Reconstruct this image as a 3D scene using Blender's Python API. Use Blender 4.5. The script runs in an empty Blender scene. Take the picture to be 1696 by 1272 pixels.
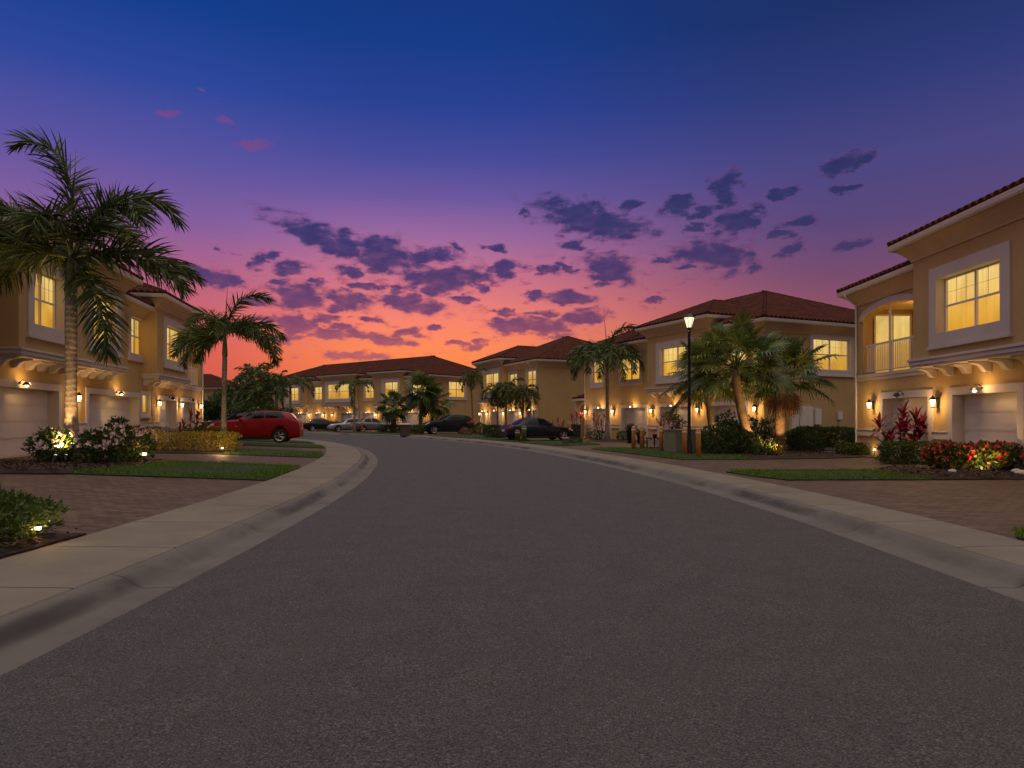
import bpy, bmesh, math, random
import numpy as np
from mathutils import Vector, Matrix
from mathutils.geometry import delaunay_2d_cdt

S = bpy.context.scene
COL = S.collection
rnd = random.Random(7)
RG = np.random.default_rng(11)
R = math.radians
FPX, HZY, CXP = 1120.0, 694.0, 848.0      # focal length / horizon of the photograph, in its pixels

def lin(r, g, b):
    f = lambda c: (c/255/12.92) if c/255 <= .04045 else ((c/255+.055)/1.055)**2.4
    return (f(r), f(g), f(b), 1)

# ------------------------------------------------------------------ camera, exposure
cam = bpy.data.cameras.new('camera')
camo = bpy.data.objects.new('camera', cam); COL.objects.link(camo)
camo.location = (0, 0, 1.5); camo.rotation_euler = (R(90), 0, 0)
cam.sensor_width = 36; cam.lens = 36*FPX/1696; cam.shift_y = (HZY-636)/1696
cam.clip_end = 5000
S.camera = camo
S.view_settings.view_transform = 'Standard'; S.view_settings.look = 'None'
S.view_settings.exposure = 0; S.view_settings.gamma = 1
S.render.engine = 'CYCLES'
S.cycles.use_denoising = True
S.cycles.max_bounces = 6; S.cycles.transparent_max_bounces = 6
S.cycles.sample_clamp_indirect = 4

# ------------------------------------------------------------------ node helper
class NT:
    def __init__(s, nt): s.nt = nt; s.n = nt.nodes; s.l = nt.links
    def add(s, t, **kw):
        n = s.n.new(t)
        for k, v in kw.items(): setattr(n, k, v)
        return n
    def put(s, sock, v):
        if v is None: return
        if isinstance(v, bpy.types.NodeSocket): s.l.new(v, sock)
        else:
            try: sock.default_value = v
            except Exception:
                sock.default_value = tuple(v)[:3] if len(tuple(v)) > 3 else tuple(v)+(1,)
    def math(s, op, a, b=None, c=None, clamp=False):
        n = s.add('ShaderNodeMath', operation=op, use_clamp=clamp)
        for i, v in enumerate((a, b, c)):
            if v is not None: s.put(n.inputs[i], v)
        return n.outputs[0]
    def vmath(s, op, a, b=None, scale=None):
        n = s.add('ShaderNodeVectorMath', operation=op)
        s.put(n.inputs[0], a)
        if b is not None: s.put(n.inputs[1], b)
        if scale is not None: s.put(n.inputs['Scale'], scale)
        return n.outputs['Value'] if op in ('LENGTH', 'DOT_PRODUCT') else n.outputs[0]
    def ramp(s, fac, stops, interp='LINEAR'):
        n = s.add('ShaderNodeValToRGB'); cr = n.color_ramp; cr.interpolation = interp
        while len(cr.elements) > 1: cr.elements.remove(cr.elements[-1])
        cr.elements[0].position = stops[0][0]; cr.elements[0].color = stops[0][1]
        for p, c in stops[1:]:
            e = cr.elements.new(p); e.color = c
        s.put(n.inputs[0], fac)
        return n.outputs[0]
    def mix(s, fac, a, b, blend='MIX'):
        n = s.add('ShaderNodeMix', data_type='RGBA', blend_type=blend)
        s.put(n.inputs[0], fac); s.put(n.inputs[6], a); s.put(n.inputs[7], b)
        return n.outputs[2]
    def noise(s, vec, scale, detail=4, rough=.55, dist=0, out=0):
        n = s.add('ShaderNodeTexNoise')
        s.put(n.inputs['Vector'], vec); s.put(n.inputs['Scale'], scale)
        s.put(n.inputs['Detail'], detail); s.put(n.inputs['Roughness'], rough); s.put(n.inputs['Distortion'], dist)
        return n.outputs[out]
    def maprange(s, v, a, b, c=0, d=1, smooth=False):
        n = s.add('ShaderNodeMapRange', interpolation_type='SMOOTHSTEP' if smooth else 'LINEAR')
        for i, x in enumerate((v, a, b, c, d)): s.put(n.inputs[i], x)
        return n.outputs[0]
    def comb(s, x, y, z=0):
        n = s.add('ShaderNodeCombineXYZ')
        for i, v in enumerate((x, y, z)): s.put(n.inputs[i], v)
        return n.outputs[0]
    def sep(s, v):
        n = s.add('ShaderNodeSeparateXYZ'); s.put(n.inputs[0], v); return n.outputs

# ------------------------------------------------------------------ world: dusk sky by direction
def px2ang(x, y):
    vx, vz = (x-CXP)/FPX, (HZY-y)/FPX
    return math.atan2(vx, 1), math.atan2(vz, math.hypot(1, vx))

W = bpy.data.worlds.new('World'); S.world = W; W.use_nodes = True
w = NT(W.node_tree); w.n.clear()
dirv = w.add('ShaderNodeTexCoord').outputs['Generated']
dx, dy, dz = w.sep(dirv)
AZ = w.math('ARCTAN2', dx, dy)
EL = w.math('ARCSINE', dz)
elf = w.math('DIVIDE', EL, R(90), clamp=True)
P = lambda deg: deg/90.0
ZEN = (1.50, 1.34, 1.18, 1); MID = (.64, .56, .55, 1)  # overhead sky above the view, brightness added beyond dusk to light ground and walls
rampC = w.ramp(elf, [(0, lin(236,112,62)), (P(3.5), lin(255,132,72)), (P(5.5), lin(255,140,84)), (P(8), lin(250,134,108)),
                     (P(11.3), lin(212,118,134)), (P(14.7), lin(160,106,158)), (P(18), lin(108,88,158)), (P(21), lin(72,76,154)), (P(24.5), lin(44,66,148)),
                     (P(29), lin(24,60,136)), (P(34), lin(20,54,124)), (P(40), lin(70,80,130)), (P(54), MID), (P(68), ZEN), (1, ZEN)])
rampR = w.ramp(elf, [(0, lin(160,80,80)), (P(4.5), lin(170,88,94)), (P(8), lin(146,82,100)), (P(11), lin(118,76,110)), (P(14.7), lin(90,72,122)),
                     (P(19), lin(74,70,130)), (P(24), lin(48,60,120)), (P(29), lin(30,50,104)), (P(34), lin(26,46,98)),
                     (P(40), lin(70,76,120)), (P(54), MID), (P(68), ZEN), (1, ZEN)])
rampL = w.ramp(elf, [(0, lin(196,80,68)), (P(5), lin(218,94,84)), (P(8), lin(206,100,110)), (P(11), lin(176,100,134)), (P(15), lin(128,94,158)),
                     (P(19), lin(92,84,160)), (P(24), lin(48,72,156)), (P(29), lin(20,62,140)), (P(34), lin(16,54,126)),
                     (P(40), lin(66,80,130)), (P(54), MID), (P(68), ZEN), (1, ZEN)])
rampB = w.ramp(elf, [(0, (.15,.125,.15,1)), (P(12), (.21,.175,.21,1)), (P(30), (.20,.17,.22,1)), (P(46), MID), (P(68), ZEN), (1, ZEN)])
tR = w.maprange(AZ, R(-6), R(27), 0, 1, True)
tL = w.maprange(AZ, R(-9), R(-27), 0, 1, True)
sky = w.mix(tL, w.mix(tR, rampC, rampR), rampL)
back = w.maprange(dy, .55, -.15, 0, 1, True)
sky = w.mix(back, sky, rampB)
# clouds: ragged patches on the dome (azimuth, elevation)
coord = w.comb(AZ, EL, 0)
n1 = w.add('ShaderNodeTexNoise', noise_dimensions='3D')
w.put(n1.inputs['Vector'], w.vmath('MULTIPLY', coord, (1, 1.9, 1))); w.put(n1.inputs['Scale'], 26.0)
w.put(n1.inputs['Detail'], 5.0); w.put(n1.inputs['Roughness'], .6)
wv = w.vmath('MULTIPLY', w.vmath('SUBTRACT', n1.outputs['Color'], (.5, .5, .5)), (.075, .030, 0))
cw = w.vmath('ADD', coord, wv)
blobs = [(545,398,86,20,-17),(632,424,58,29,-8),(580,447,28,9,0),(712,424,46,13,5),(742,462,76,24,8),(835,445,30,14,0),
 (495,492,52,21,-12),(567,496,37,14,-10),(680,502,58,17,-12),(350,460,58,16,-8),(485,448,30,10,0),(430,432,24,9,20),(495,536,34,13,-20),
 (545,529,32,9,0),(586,549,30,9,-12),(540,554,34,9,0),(640,563,40,8,-8),(678,553,27,8,0),(430,500,30,10,0),(440,530,30,7,0),
 (979,364,86,27,-14),(867,354,12,6,0),(950,405,22,9,-15),(906,449,18,10,0),(938,445,15,9,-30),(1010,445,44,22,-8),
 (1048,338,17,9,0),(882,491,22,8,10),(943,493,40,9,-5),(835,517,29,6,0),(880,541,74,14,-5),(965,525,48,12,4),(790,570,20,6,15),
 (1125,341,29,16,10),(1200,313,23,22,0),(1170,350,26,12,15),(1225,365,38,21,5),(1180,425,62,24,-5),(1096,428,20,8,0),
 (1247,443,15,6,0),(1300,317,21,10,10),(1322,366,30,12,8),(1290,388,22,7,-8),(1405,404,27,10,8),(1405,270,40,12,10),(1400,312,24,7,0),
 (1310,411,24,8,15),(590,590,60,6,0),(368,412,17,6,-10),(460,470,20,7,0),(520,470,16,6,0),(615,475,22,7,0),(655,480,20,7,0),(700,480,24,7,0),(560,512,20,6,0),(770,500,20,6,0),(800,478,18,7,0),(470,560,30,6,0),(610,530,26,6,-8),(720,545,18,4,0),(760,570,20,4,0),(900,520,22,5,0),(990,470,16,5,0),(1130,440,14,6,0),(1150,380,16,7,10),(1255,350,14,7,0),(930,560,26,5,0),(1085,500,18,4,0),(1240,420,16,5,0),(825,408,18,5,0),(750,408,16,5,-15)]
pink = [(420,238,38,8,10),(278,187,22,8,0),(372,196,22,7,0),(336,152,10,5,0)]
def blobfield(lst):
    cur = None; src = cw
    for q_, (x, y, rx, ry, rot) in enumerate(lst):
        if q_ and q_ % 18 == 0:      # evaluate in batches (a shader can only hold so many values at once)
            src = w.vmath('ADD', cw, w.comb(w.math('MULTIPLY', cur, 1e-9), 0, 0))
        a, e = px2ang(x, y)
        a2, e2 = px2ang(x+rx, y); a3, e3 = px2ang(x, y-ry)
        m = w.add('ShaderNodeMapping', vector_type='TEXTURE')
        m.inputs['Location'].default_value = (a, e, 0)
        m.inputs['Rotation'].default_value = (0, 0, R(rot))
        m.inputs['Scale'].default_value = (max(.004, abs(a2-a)), max(.003, abs(e3-e)), 1)
        w.put(m.inputs['Vector'], src)
        L = w.vmath('LENGTH', m.outputs[0])
        cur = L if cur is None else w.math('MINIMUM', cur, L)
    return cur
fld = blobfield(blobs)
n2 = w.noise(w.vmath('MULTIPLY', coord, (1, 2.0, 1)), 40.0, 5, .56)
n3 = w.noise(w.vmath('MULTIPLY', coord, (1, 1.8, 1)), 24.0, 2, .5)
dens = w.maprange(w.math('ADD', fld, w.math('ADD', w.math('MULTIPLY', w.math('SUBTRACT', n2, .5), 1.9), w.math('MULTIPLY', w.math('SUBTRACT', n3, .5), 1.1))), 1.56, .60, 0, 1, True)
wisp = w.maprange(w.noise(w.vmath('ADD', w.vmath('MULTIPLY', coord, (1, 2.6, 1)), (3.1, 1.7, .4)), 30.0, 5, .55), .585, .67, 0, .8, True)
wispm = w.math('MULTIPLY', wisp, w.math('MULTIPLY', w.math('MULTIPLY', w.maprange(EL, R(4), R(7), 0, 1, True), w.maprange(EL, R(14.5), R(11.5), 0, 1, True)), w.math('MULTIPLY', w.maprange(AZ, R(-28), R(-22), 0, 1, True), w.maprange(AZ, R(20), R(10), 0, 1, True))))
ccolC = w.ramp(elf, [(0, lin(190,96,92)), (P(5.5), lin(176,92,104)), (P(8), lin(116,68,108)), (P(11), lin(78,58,110)), (P(14), lin(54,52,106)), (P(18), lin(52,54,106)), (P(22), lin(60,66,124)), (.4, lin(60,60,110))])
ccolR = w.ramp(elf, [(0, lin(120,70,90)), (P(8), lin(104,62,94)), (P(12), lin(70,56,100)), (P(16), lin(46,50,96)), (P(20), lin(46,50,98)), (P(24), lin(58,56,104)), (.4, lin(50,50,90))])
ccol = w.mix(tR, ccolC, ccolR)
edge = w.maprange(dens, .1, .95, 1, 0, True)
edgec = w.mix(tR, w.ramp(elf, [(0, lin(250,120,84)), (P(8), lin(236,112,104)), (P(12), lin(176,88,122)), (P(18), lin(110,76,130)), (1, lin(90,70,130))]), lin(112,66,110))
ccol = w.mix(w.math('MULTIPLY', edge, .8), ccol, edgec)
ccol = w.mix(w.maprange(n2, .42, .66, .0, .16), ccol, sky)
front = w.maprange(dy, .2, .45, 0, 1)
sky = w.mix(w.math('MULTIPLY', wispm, front), sky, ccol)
sky = w.mix(w.math('MULTIPLY', w.math('MULTIPLY', dens, .95), front), sky, ccol)
pf = w.maprange(w.math('ADD', blobfield(pink), w.math('MULTIPLY', w.math('SUBTRACT', n2, .5), 1.2)), 1.2, .3, 0, .62, True)
sky = w.mix(w.math('MULTIPLY', pf, front), sky, lin(126,72,128))
gnd = w.maprange(dz, -.02, .0, 0, 1)
sky = w.mix(gnd, (.03, .025, .025, 1), sky)
bg = w.add('ShaderNodeBackground'); w.put(bg.inputs['Color'], sky); bg.inputs['Strength'].default_value = 1.0
wo = w.add('ShaderNodeOutputWorld'); w.l.new(bg.outputs[0], wo.inputs[0])
W.cycles.sampling_method = 'MANUAL'; W.cycles.sample_map_resolution = 512

# faint afterglow of the sun that has just set beyond the houses
sl = bpy.data.lights.new('afterglow_sun', 'SUN'); sl.energy = .12; sl.angle = R(20); sl.color = (1, .55, .38)
so = bpy.data.objects.new('afterglow_sun', sl); COL.objects.link(so)
sd = Vector((math.sin(R(-9))*math.cos(R(4)), math.cos(R(-9))*math.cos(R(4)), math.sin(R(4))))
so.rotation_euler = sd.to_track_quat('Z', 'Y').to_euler()

# ------------------------------------------------------------------ materials
def newmat(name):
    m = bpy.data.materials.new(name); m.use_nodes = True
    t = NT(m.node_tree); t.n.clear()
    b = t.add('ShaderNodeBsdfPrincipled'); o = t.add('ShaderNodeOutputMaterial'); t.l.new(b.outputs[0], o.inputs[0])
    return m, t, b, o
def bump(t, b, h, strength=.3, dist=.02):
    n = t.add('ShaderNodeBump'); n.inputs['Strength'].default_value = strength; n.inputs['Distance'].default_value = dist
    t.put(n.inputs['Height'], h); t.l.new(n.outputs[0], b.inputs['Normal'])
def objco(t): return t.add('ShaderNodeTexCoord').outputs['Object']
def simple(name, col, rough=.6, metal=0, nscale=6, namt=.18, bscale=None, bstr=.2, coat=0, spec=.5):
    m, t, b, o = newmat(name)
    co = objco(t)
    n = t.noise(co, nscale, 5, .6)
    c2 = tuple(x*(1-namt) for x in col[:3])+(1,); c3 = tuple(min(1, x*(1+namt)) for x in col[:3])+(1,)
    t.put(b.inputs['Base Color'], t.ramp(n, [(.3, c2), (.7, c3)]))
    b.inputs['Roughness'].default_value = rough; b.inputs['Metallic'].default_value = metal
    b.inputs['Coat Weight'].default_value = coat; b.inputs['Coat Roughness'].default_value = .05
    b.inputs['Specular IOR Level'].default_value = spec
    if bscale: bump(t, b, t.noise(co, bscale, 4, .6), bstr, .01)
    return m
M = {}
def stucco():
    m, t, b, o = newmat('tan_stucco'); co = objco(t)
    big = t.noise(co, .35, 4, .6); fine = t.noise(co, 30, 3, .6)
    stre = t.noise(t.vmath('MULTIPLY', co, (3, 3, .25)), 1.2, 4, .6)
    c = t.ramp(big, [(.3, (.48, .315, .132, 1)), (.7, (.56, .375, .162, 1))])
    c = t.mix(t.maprange(stre, .52, .8, 0, .25), c, (.34, .22, .10, 1))
    t.put(b.inputs['Base Color'], c); b.inputs['Roughness'].default_value = .9; b.inputs['Specular IOR Level'].default_value = .2
    bump(t, b, fine, .5, .010); return m
M['stucco'] = stucco()
M['trim'] = simple('cream_trim', (.58, .50, .44, 1), .75, nscale=1.2, namt=.07, bscale=25, bstr=.12, spec=.3)
M['white'] = simple('white_paint', (.72, .66, .60, 1), .5, nscale=1.5, namt=.05)
M['gutter'] = simple('gutter_paint', (.62, .55, .47, 1), .45, nscale=2, namt=.07)
M['cornice'] = simple('cream_stucco', (.56, .40, .23, 1), .8, nscale=1.0, namt=.07, bscale=25, bstr=.15, spec=.3)
M['garage'] = simple('garage_paint', (.74, .66, .58, 1), .5, nscale=.9, namt=.06, spec=.3)
M['black'] = simple('black_metal', (.012, .012, .013, 1), .4, .3)
M['bronze'] = simple('bronze_metal', (.03, .022, .018, 1), .45, .4)
M['interior'] = simple('interior_wall', (.5, .3, .12, 1), .8)
M['grayfill'] = simple('gray_screen', (.30, .27, .27, 1), .7)
def roofmat():
    m, t, b, o = newmat('clay_roof_tile'); co = objco(t)
    n = t.noise(co, 1.7, 5, .7); v = t.add('ShaderNodeTexVoronoi'); t.put(v.inputs['Vector'], t.vmath('MULTIPLY', co, (3.5, 2.5, 2.5))); v.inputs['Scale'].default_value = 1
    c = t.ramp(n, [(.28, (.040, .013, .009, 1)), (.5, (.080, .024, .014, 1)), (.75, (.13, .042, .023, 1))])
    c = t.mix(.35, c, t.mix(v.outputs['Color'], (.035, .012, .009, 1), (.13, .040, .022, 1)))
    t.put(b.inputs['Base Color'], c); b.inputs['Roughness'].default_value = .9; b.inputs['Specular IOR Level'].default_value = .1
    bump(t, b, t.noise(co, 18, 3, .6), .3, .01); return m
M['roof'] = roofmat()
def panemat():
    m, t, b, o = newmat('lit_window_glass')
    uv = t.add('ShaderNodeUVMap').outputs[0]
    u, v, _ = t.sep(uv); co = objco(t); oi = t.add('ShaderNodeObjectInfo').outputs['Random']
    n = t.noise(t.vmath('ADD', t.vmath('MULTIPLY', co, (.9, .9, .6)), t.comb(t.math('MULTIPLY', oi, 37), 0, 0)), 1.3, 2, .4)
    fold = t.noise(t.vmath('MULTIPLY', co, (6, 6, .15)), 1.6, 2, .5)      # curtain folds
    c = t.ramp(v, [(0, (.80, .38, .035, 1)), (.45, (.92, .50, .07, 1)), (.55, (.98, .62, .15, 1)), (1, (1.0, .72, .24, 1))])
    c = t.mix(t.maprange(n, .42, .72, 0, .7), c, (.50, .22, .02, 1))
    c = t.mix(t.maprange(fold, .45, .75, 0, .38), c, (.6, .32, .06, 1))
    bl = t.math('ABSOLUTE', t.math('SUBTRACT', u, .5))
    e = t.add('ShaderNodeEmission'); t.put(e.inputs['Color'], c)
    t.put(e.inputs['Strength'], t.math('ADD', .82, t.math('MULTIPLY', oi, .22)))
    g = t.add('ShaderNodeBsdfGlossy'); g.inputs['Roughness'].default_value = .04
    mx = t.add('ShaderNodeMixShader'); mx.inputs[0].default_value = .07
    t.l.new(e.outputs[0], mx.inputs[1]); t.l.new(g.outputs[0], mx.inputs[2]); t.l.new(mx.outputs[0], o.inputs[0]); return m
M['pane'] = panemat()
def emis(name, col, s):
    m, t, b, o = newmat(name); e = t.add('ShaderNodeEmission'); e.inputs[0].default_value = col
    n = t.noise(objco(t), 9, 2, .5); t.put(e.inputs[1], t.maprange(n, .3, .7, s*.8, s*1.2)); t.l.new(e.outputs[0], o.inputs[0]); return m
M['bulb'] = emis('lamp_glow', (1, .74, .36, 1), 5)
M['post_glow'] = emis('post_lamp_glow', (1, .80, .50, 1), 1.5)
M['path_glow'] = emis('path_light_glow', (1, .86, .55, 1), 4)
M['darkglass'] = simple('dark_glass', (.03, .03, .028, 1), .06, 0, namt=.1)

def asphalt():
    m, t, b, o = newmat('asphalt'); co = objco(t)
    v = t.add('ShaderNodeTexVoronoi'); t.put(v.inputs['Vector'], co); v.inputs['Scale'].default_value = 95
    f = t.noise(co, 95, 3, .75); mid = t.noise(co, 2.2, 5, .6); big = t.noise(co, .28, 3, .5)
    c = t.ramp(f, [(.36, (.030, .0275, .027, 1)), (.5, (.080, .072, .069, 1)), (.64, (.175, .158, .152, 1))])
    c = t.mix(t.maprange(t.sep(v.outputs['Color'])[0], .90, 1, 0, .7), c, (.22, .21, .205, 1))
    c = t.mix(t.maprange(t.sep(v.outputs['Color'])[1], .84, 1, 0, .8), c, (.014, .013, .014, 1))
    c = t.mix(t.maprange(mid, .4, .75, 0, .28), c, (.036, .033, .034, 1))
    c = t.mix(t.maprange(big, .42, .7, 0, .22), c, (.09, .08, .078, 1))
    t.put(b.inputs['Base Color'], c); b.inputs['Roughness'].default_value = .85; b.inputs['Specular IOR Level'].default_value = .3
    bump(t, b, t.math('ADD', f, t.math('MULTIPLY', v.outputs['Distance'], .9)), .8, .012); return m
M['asphalt'] = asphalt()
def concrete(name, base, joint, jw, uvs=True):
    m, t, b, o = newmat(name); co = objco(t)
    n = t.noise(co, .9, 6, .65); f = t.noise(co, 60, 3, .6)
    c = t.ramp(n, [(.28, tuple(x*.78 for x in base)+(1,)), (.6, base+(1,)), (.8, tuple(x*1.08 for x in base)+(1,))])
    stain = t.noise(t.vmath('MULTIPLY', co, (1, 1, 1)), .55, 5, .7)
    c = t.mix(t.maprange(stain, .50, .74, 0, .6), c, tuple(x*.5 for x in base)+(1,))
    c = t.mix(t.maprange(f, .3, .7, 0, .14), c, tuple(x*.6 for x in base)+(1,))
    uv = t.add('ShaderNodeUVMap').outputs[0]; u, v, _ = t.sep(uv)
    fr = t.math('FRACT', t.math('DIVIDE', t.math('ADD', u, t.math('MULTIPLY', t.noise(co, 2, 2), .02)), joint))
    j = t.math('LESS_THAN', fr, jw/joint)
    c = t.mix(t.math('MULTIPLY', j, .72), c, (.03, .026, .024, 1))
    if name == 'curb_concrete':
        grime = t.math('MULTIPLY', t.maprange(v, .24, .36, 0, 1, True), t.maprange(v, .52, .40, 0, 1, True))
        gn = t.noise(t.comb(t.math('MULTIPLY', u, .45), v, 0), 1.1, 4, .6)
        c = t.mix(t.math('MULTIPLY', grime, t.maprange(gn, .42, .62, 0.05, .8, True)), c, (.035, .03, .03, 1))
    t.put(b.inputs['Base Color'], c); b.inputs['Roughness'].default_value = .85; b.inputs['Specular IOR Level'].default_value = .25
    bump(t, b, t.math('SUBTRACT', f, t.math('MULTIPLY', j, 3)), .25, .006); return m
M['walk'] = concrete('sidewalk_concrete', (.215, .178, .134), 1.75, .028)
M['curb'] = concrete('curb_concrete', (.160, .140, .122), 3.0, .02)
def pavers(rot, name):
    m, t, b, o = newmat(name); co = objco(t)
    mp = t.add('ShaderNodeMapping'); mp.inputs['Rotation'].default_value = (0, 0, R(rot)); t.put(mp.inputs[0], co)
    wob = t.vmath('ADD', mp.outputs[0], t.vmath('SCALE', t.noise(co, 1.5, 2, out=1), scale=.02))
    k = t.add('ShaderNodeTexBrick'); t.put(k.inputs['Vector'], wob)
    k.inputs['Scale'].default_value = 1; k.inputs['Brick Width'].default_value = .24; k.inputs['Row Height'].default_value = .12
    k.inputs['Mortar Size'].default_value = .008; k.inputs['Mortar Smooth'].default_value = .3; k.inputs['Bias'].default_value = -.1
    k.inputs['Color1'].default_value = (.088, .050, .030, 1); k.inputs['Color2'].default_value = (.165, .100, .064, 1); k.inputs['Mortar'].default_value = (.026, .019, .014, 1)
    n = t.noise(co, .6, 5, .65)
    c = t.mix(t.maprange(n, .4, .75, 0, .45), k.outputs[0], (.06, .036, .03, 1))
    c = t.mix(t.maprange(t.noise(co, 9, 4, .7), .5, .75, 0, .35), c, (.14, .09, .066, 1))
    t.put(b.inputs['Base Color'], c); b.inputs['Roughness'].default_value = .7; b.inputs['Specular IOR Level'].default_value = .3
    bump(t, b, t.math('SUBTRACT', t.noise(co, 25, 3), t.math('MULTIPLY', k.outputs['Fac'], 1.2)), .5, .01); return m
M['paverL'] = pavers(10, 'brick_pavers_a'); M['paverR'] = pavers(-3, 'brick_pavers_b')
M['soil'] = simple('mulch_soil', (.035, .02, .013, 1), .95, nscale=14, namt=.5, bscale=22, bstr=.9)
M['lawnbase'] = simple('lawn_soil', (.022, .034, .010, 1), .95, nscale=8, namt=.4, bscale=40, bstr=.6)
M['ground'] = simple('ground_grass', (.025, .032, .014, 1), .95, nscale=3, namt=.4)

def leafmat(name, stops, rough=.5, transl=.25, scale=1.4):
    m, t, b, o = newmat(name)
    g = t.add('ShaderNodeNewGeometry').outputs['Random Per Island']
    n = t.noise(objco(t), scale, 3, .6)
    f = t.math('ADD', t.math('MULTIPLY', g, .6), t.math('MULTIPLY', n, .5))
    c = t.ramp(f, stops)
    t.put(b.inputs['Base Color'], c); b.inputs['Roughness'].default_value = rough; b.inputs['Specular IOR Level'].default_value = .35
    tr = t.add('ShaderNodeBsdfTranslucent'); t.put(tr.inputs[0], c)
    mx = t.add('ShaderNodeMixShader'); mx.inputs[0].default_value = transl
    t.l.new(b.outputs[0], mx.inputs[1]); t.l.new(tr.outputs[0], mx.inputs[2]); t.l.new(mx.outputs[0], o.inputs[0]); return m
def greens(a, b_, c): return [(.15, a+(1,)), (.5, b_+(1,)), (.9, c+(1,))]
M['palm'] = leafmat('palm_leaf', greens((.028,.045,.010), (.065,.095,.018), (.14,.165,.034)), .42)
M['fan'] = leafmat('fan_palm_leaf', greens((.032,.056,.012), (.080,.118,.022), (.18,.20,.05)), .42)
M['leaf'] = leafmat('shrub_leaf', greens((.016,.036,.008), (.042,.080,.014), (.095,.135,.024)), .45)
M['lime'] = leafmat('light_shrub_leaf', greens((.03,.06,.012), (.075,.12,.022), (.14,.18,.04)), .45)
M['gold'] = leafmat('golden_hedge_leaf', greens((.16,.13,.012), (.36,.27,.025), (.55,.38,.05)), .5)
M['red'] = leafmat('red_strap_leaf', greens((.08,.006,.012), (.20,.014,.025), (.40,.035,.055)), .4)
M['redflower'] = leafmat('red_flower', greens((.35,.02,.02), (.50,.04,.03), (.60,.10,.06)), .5)
M['pinkflower'] = leafmat('pink_flower', greens((.66,.36,.33), (.78,.52,.46), (.86,.68,.60)), .5)
M['orangeleaf'] = leafmat('croton_leaf', greens((.05,.06,.012), (.20,.10,.02), (.40,.12,.03)), .45)
M['grass'] = leafmat('grass_blade', greens((.046,.125,.003), (.095,.20,.007), (.16,.24,.012)), .5, .3, .6)
M['mulch'] = leafmat('mulch_chip', greens((.02,.011,.007), (.055,.03,.017), (.12,.066,.036)), .9, 0)
M['dry'] = leafmat('dry_frond', greens((.09,.035,.02), (.16,.07,.035), (.24,.12,.06)), .7, .1)
M['twig'] = simple('twig', (.05, .035, .022, 1), .9, nscale=20, namt=.3)
def trunkmat(name, c1, c2, ring=7, dark=(.035, .026, .02, 1)):
    m, t, b, o = newmat(name); co = objco(t)
    z = t.sep(co)[2]; nn = t.noise(co, 3.0, 4, .6)
    wv = t.math('SINE', t.math('ADD', t.math('MULTIPLY', z, ring*6.283), t.math('MULTIPLY', nn, 9)))
    c = t.ramp(nn, [(.3, c1), (.7, c2)])
    c = t.mix(t.math('MULTIPLY', t.maprange(wv, .7, 1, 0, .45), t.maprange(t.noise(co, 1.3, 3, .6), .4, .6)), c, dark)
    blot = t.noise(t.vmath('MULTIPLY', co, (6, 6, 2.2)), 1.0, 5, .7)
    c = t.mix(t.maprange(blot, .5, .62, 0, .5), c, (.10, .075, .055, 1))
    sp = t.noise(co, 22, 4, .7)
    c = t.mix(t.maprange(sp, .55, .7, 0, .5), c, dark)
    t.put(b.inputs['Base Color'], c); b.inputs['Roughness'].default_value = .9; b.inputs['Specular IOR Level'].default_value = .2
    bump(t, b, t.math('ADD', wv, t.math('MULTIPLY', sp, 2)), .25, .012); return m
M['palmtrunk'] = trunkmat('palm_trunk_bark', (.20, .165, .13, 1), (.36, .30, .23, 1))
M['fantrunk'] = trunkmat('fan_palm_bark', (.17, .10, .06, 1), (.32, .21, .13, 1), 11)
M['shaft'] = simple('green_crownshaft', (.085, .10, .025, 1), .45, nscale=3, namt=.3)

# ------------------------------------------------------------------ mesh helpers
def link(name, me, parent=None, loc=None):
    o = bpy.data.objects.new(name, me); COL.objects.link(o)
    if parent: o.parent = parent
    if loc is not None: o.location = loc
    return o
def empty(name, loc, rz=0):
    o = bpy.data.objects.new(name, None); COL.objects.link(o); o.location = loc; o.rotation_euler = (0, 0, rz)
    o.empty_display_size = .3
    return o
def tag(o, label=None, cat=None, group=None, kind=None):
    if label: o['label'] = label
    if cat: o['category'] = cat
    if group: o['group'] = group
    if kind: o['kind'] = kind
    return o
def np_mesh(name, V, F, mat, smooth=False, uv=None):
    V = np.asarray(V, dtype=np.float32); F = np.asarray(F, dtype=np.int32)
    me = bpy.data.meshes.new(name); k = F.shape[1]
    me.vertices.add(len(V)); me.vertices.foreach_set('co', V.ravel())
    me.loops.add(F.size); me.loops.foreach_set('vertex_index', F.ravel())
    me.polygons.add(len(F)); me.polygons.foreach_set('loop_start', np.arange(0, F.size, k, dtype=np.int32))
    me.polygons.foreach_set('loop_total', np.full(len(F), k, dtype=np.int32))
    if smooth: me.polygons.foreach_set('use_smooth', np.ones(len(F), dtype=bool))
    if uv is not None:
        l = me.uv_layers.new(name='UVMap'); l.data.foreach_set('uv', np.asarray(uv, dtype=np.float32)[F.ravel()].ravel())
    me.update(calc_edges=True); me.materials.append(mat)
    return me
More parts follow.
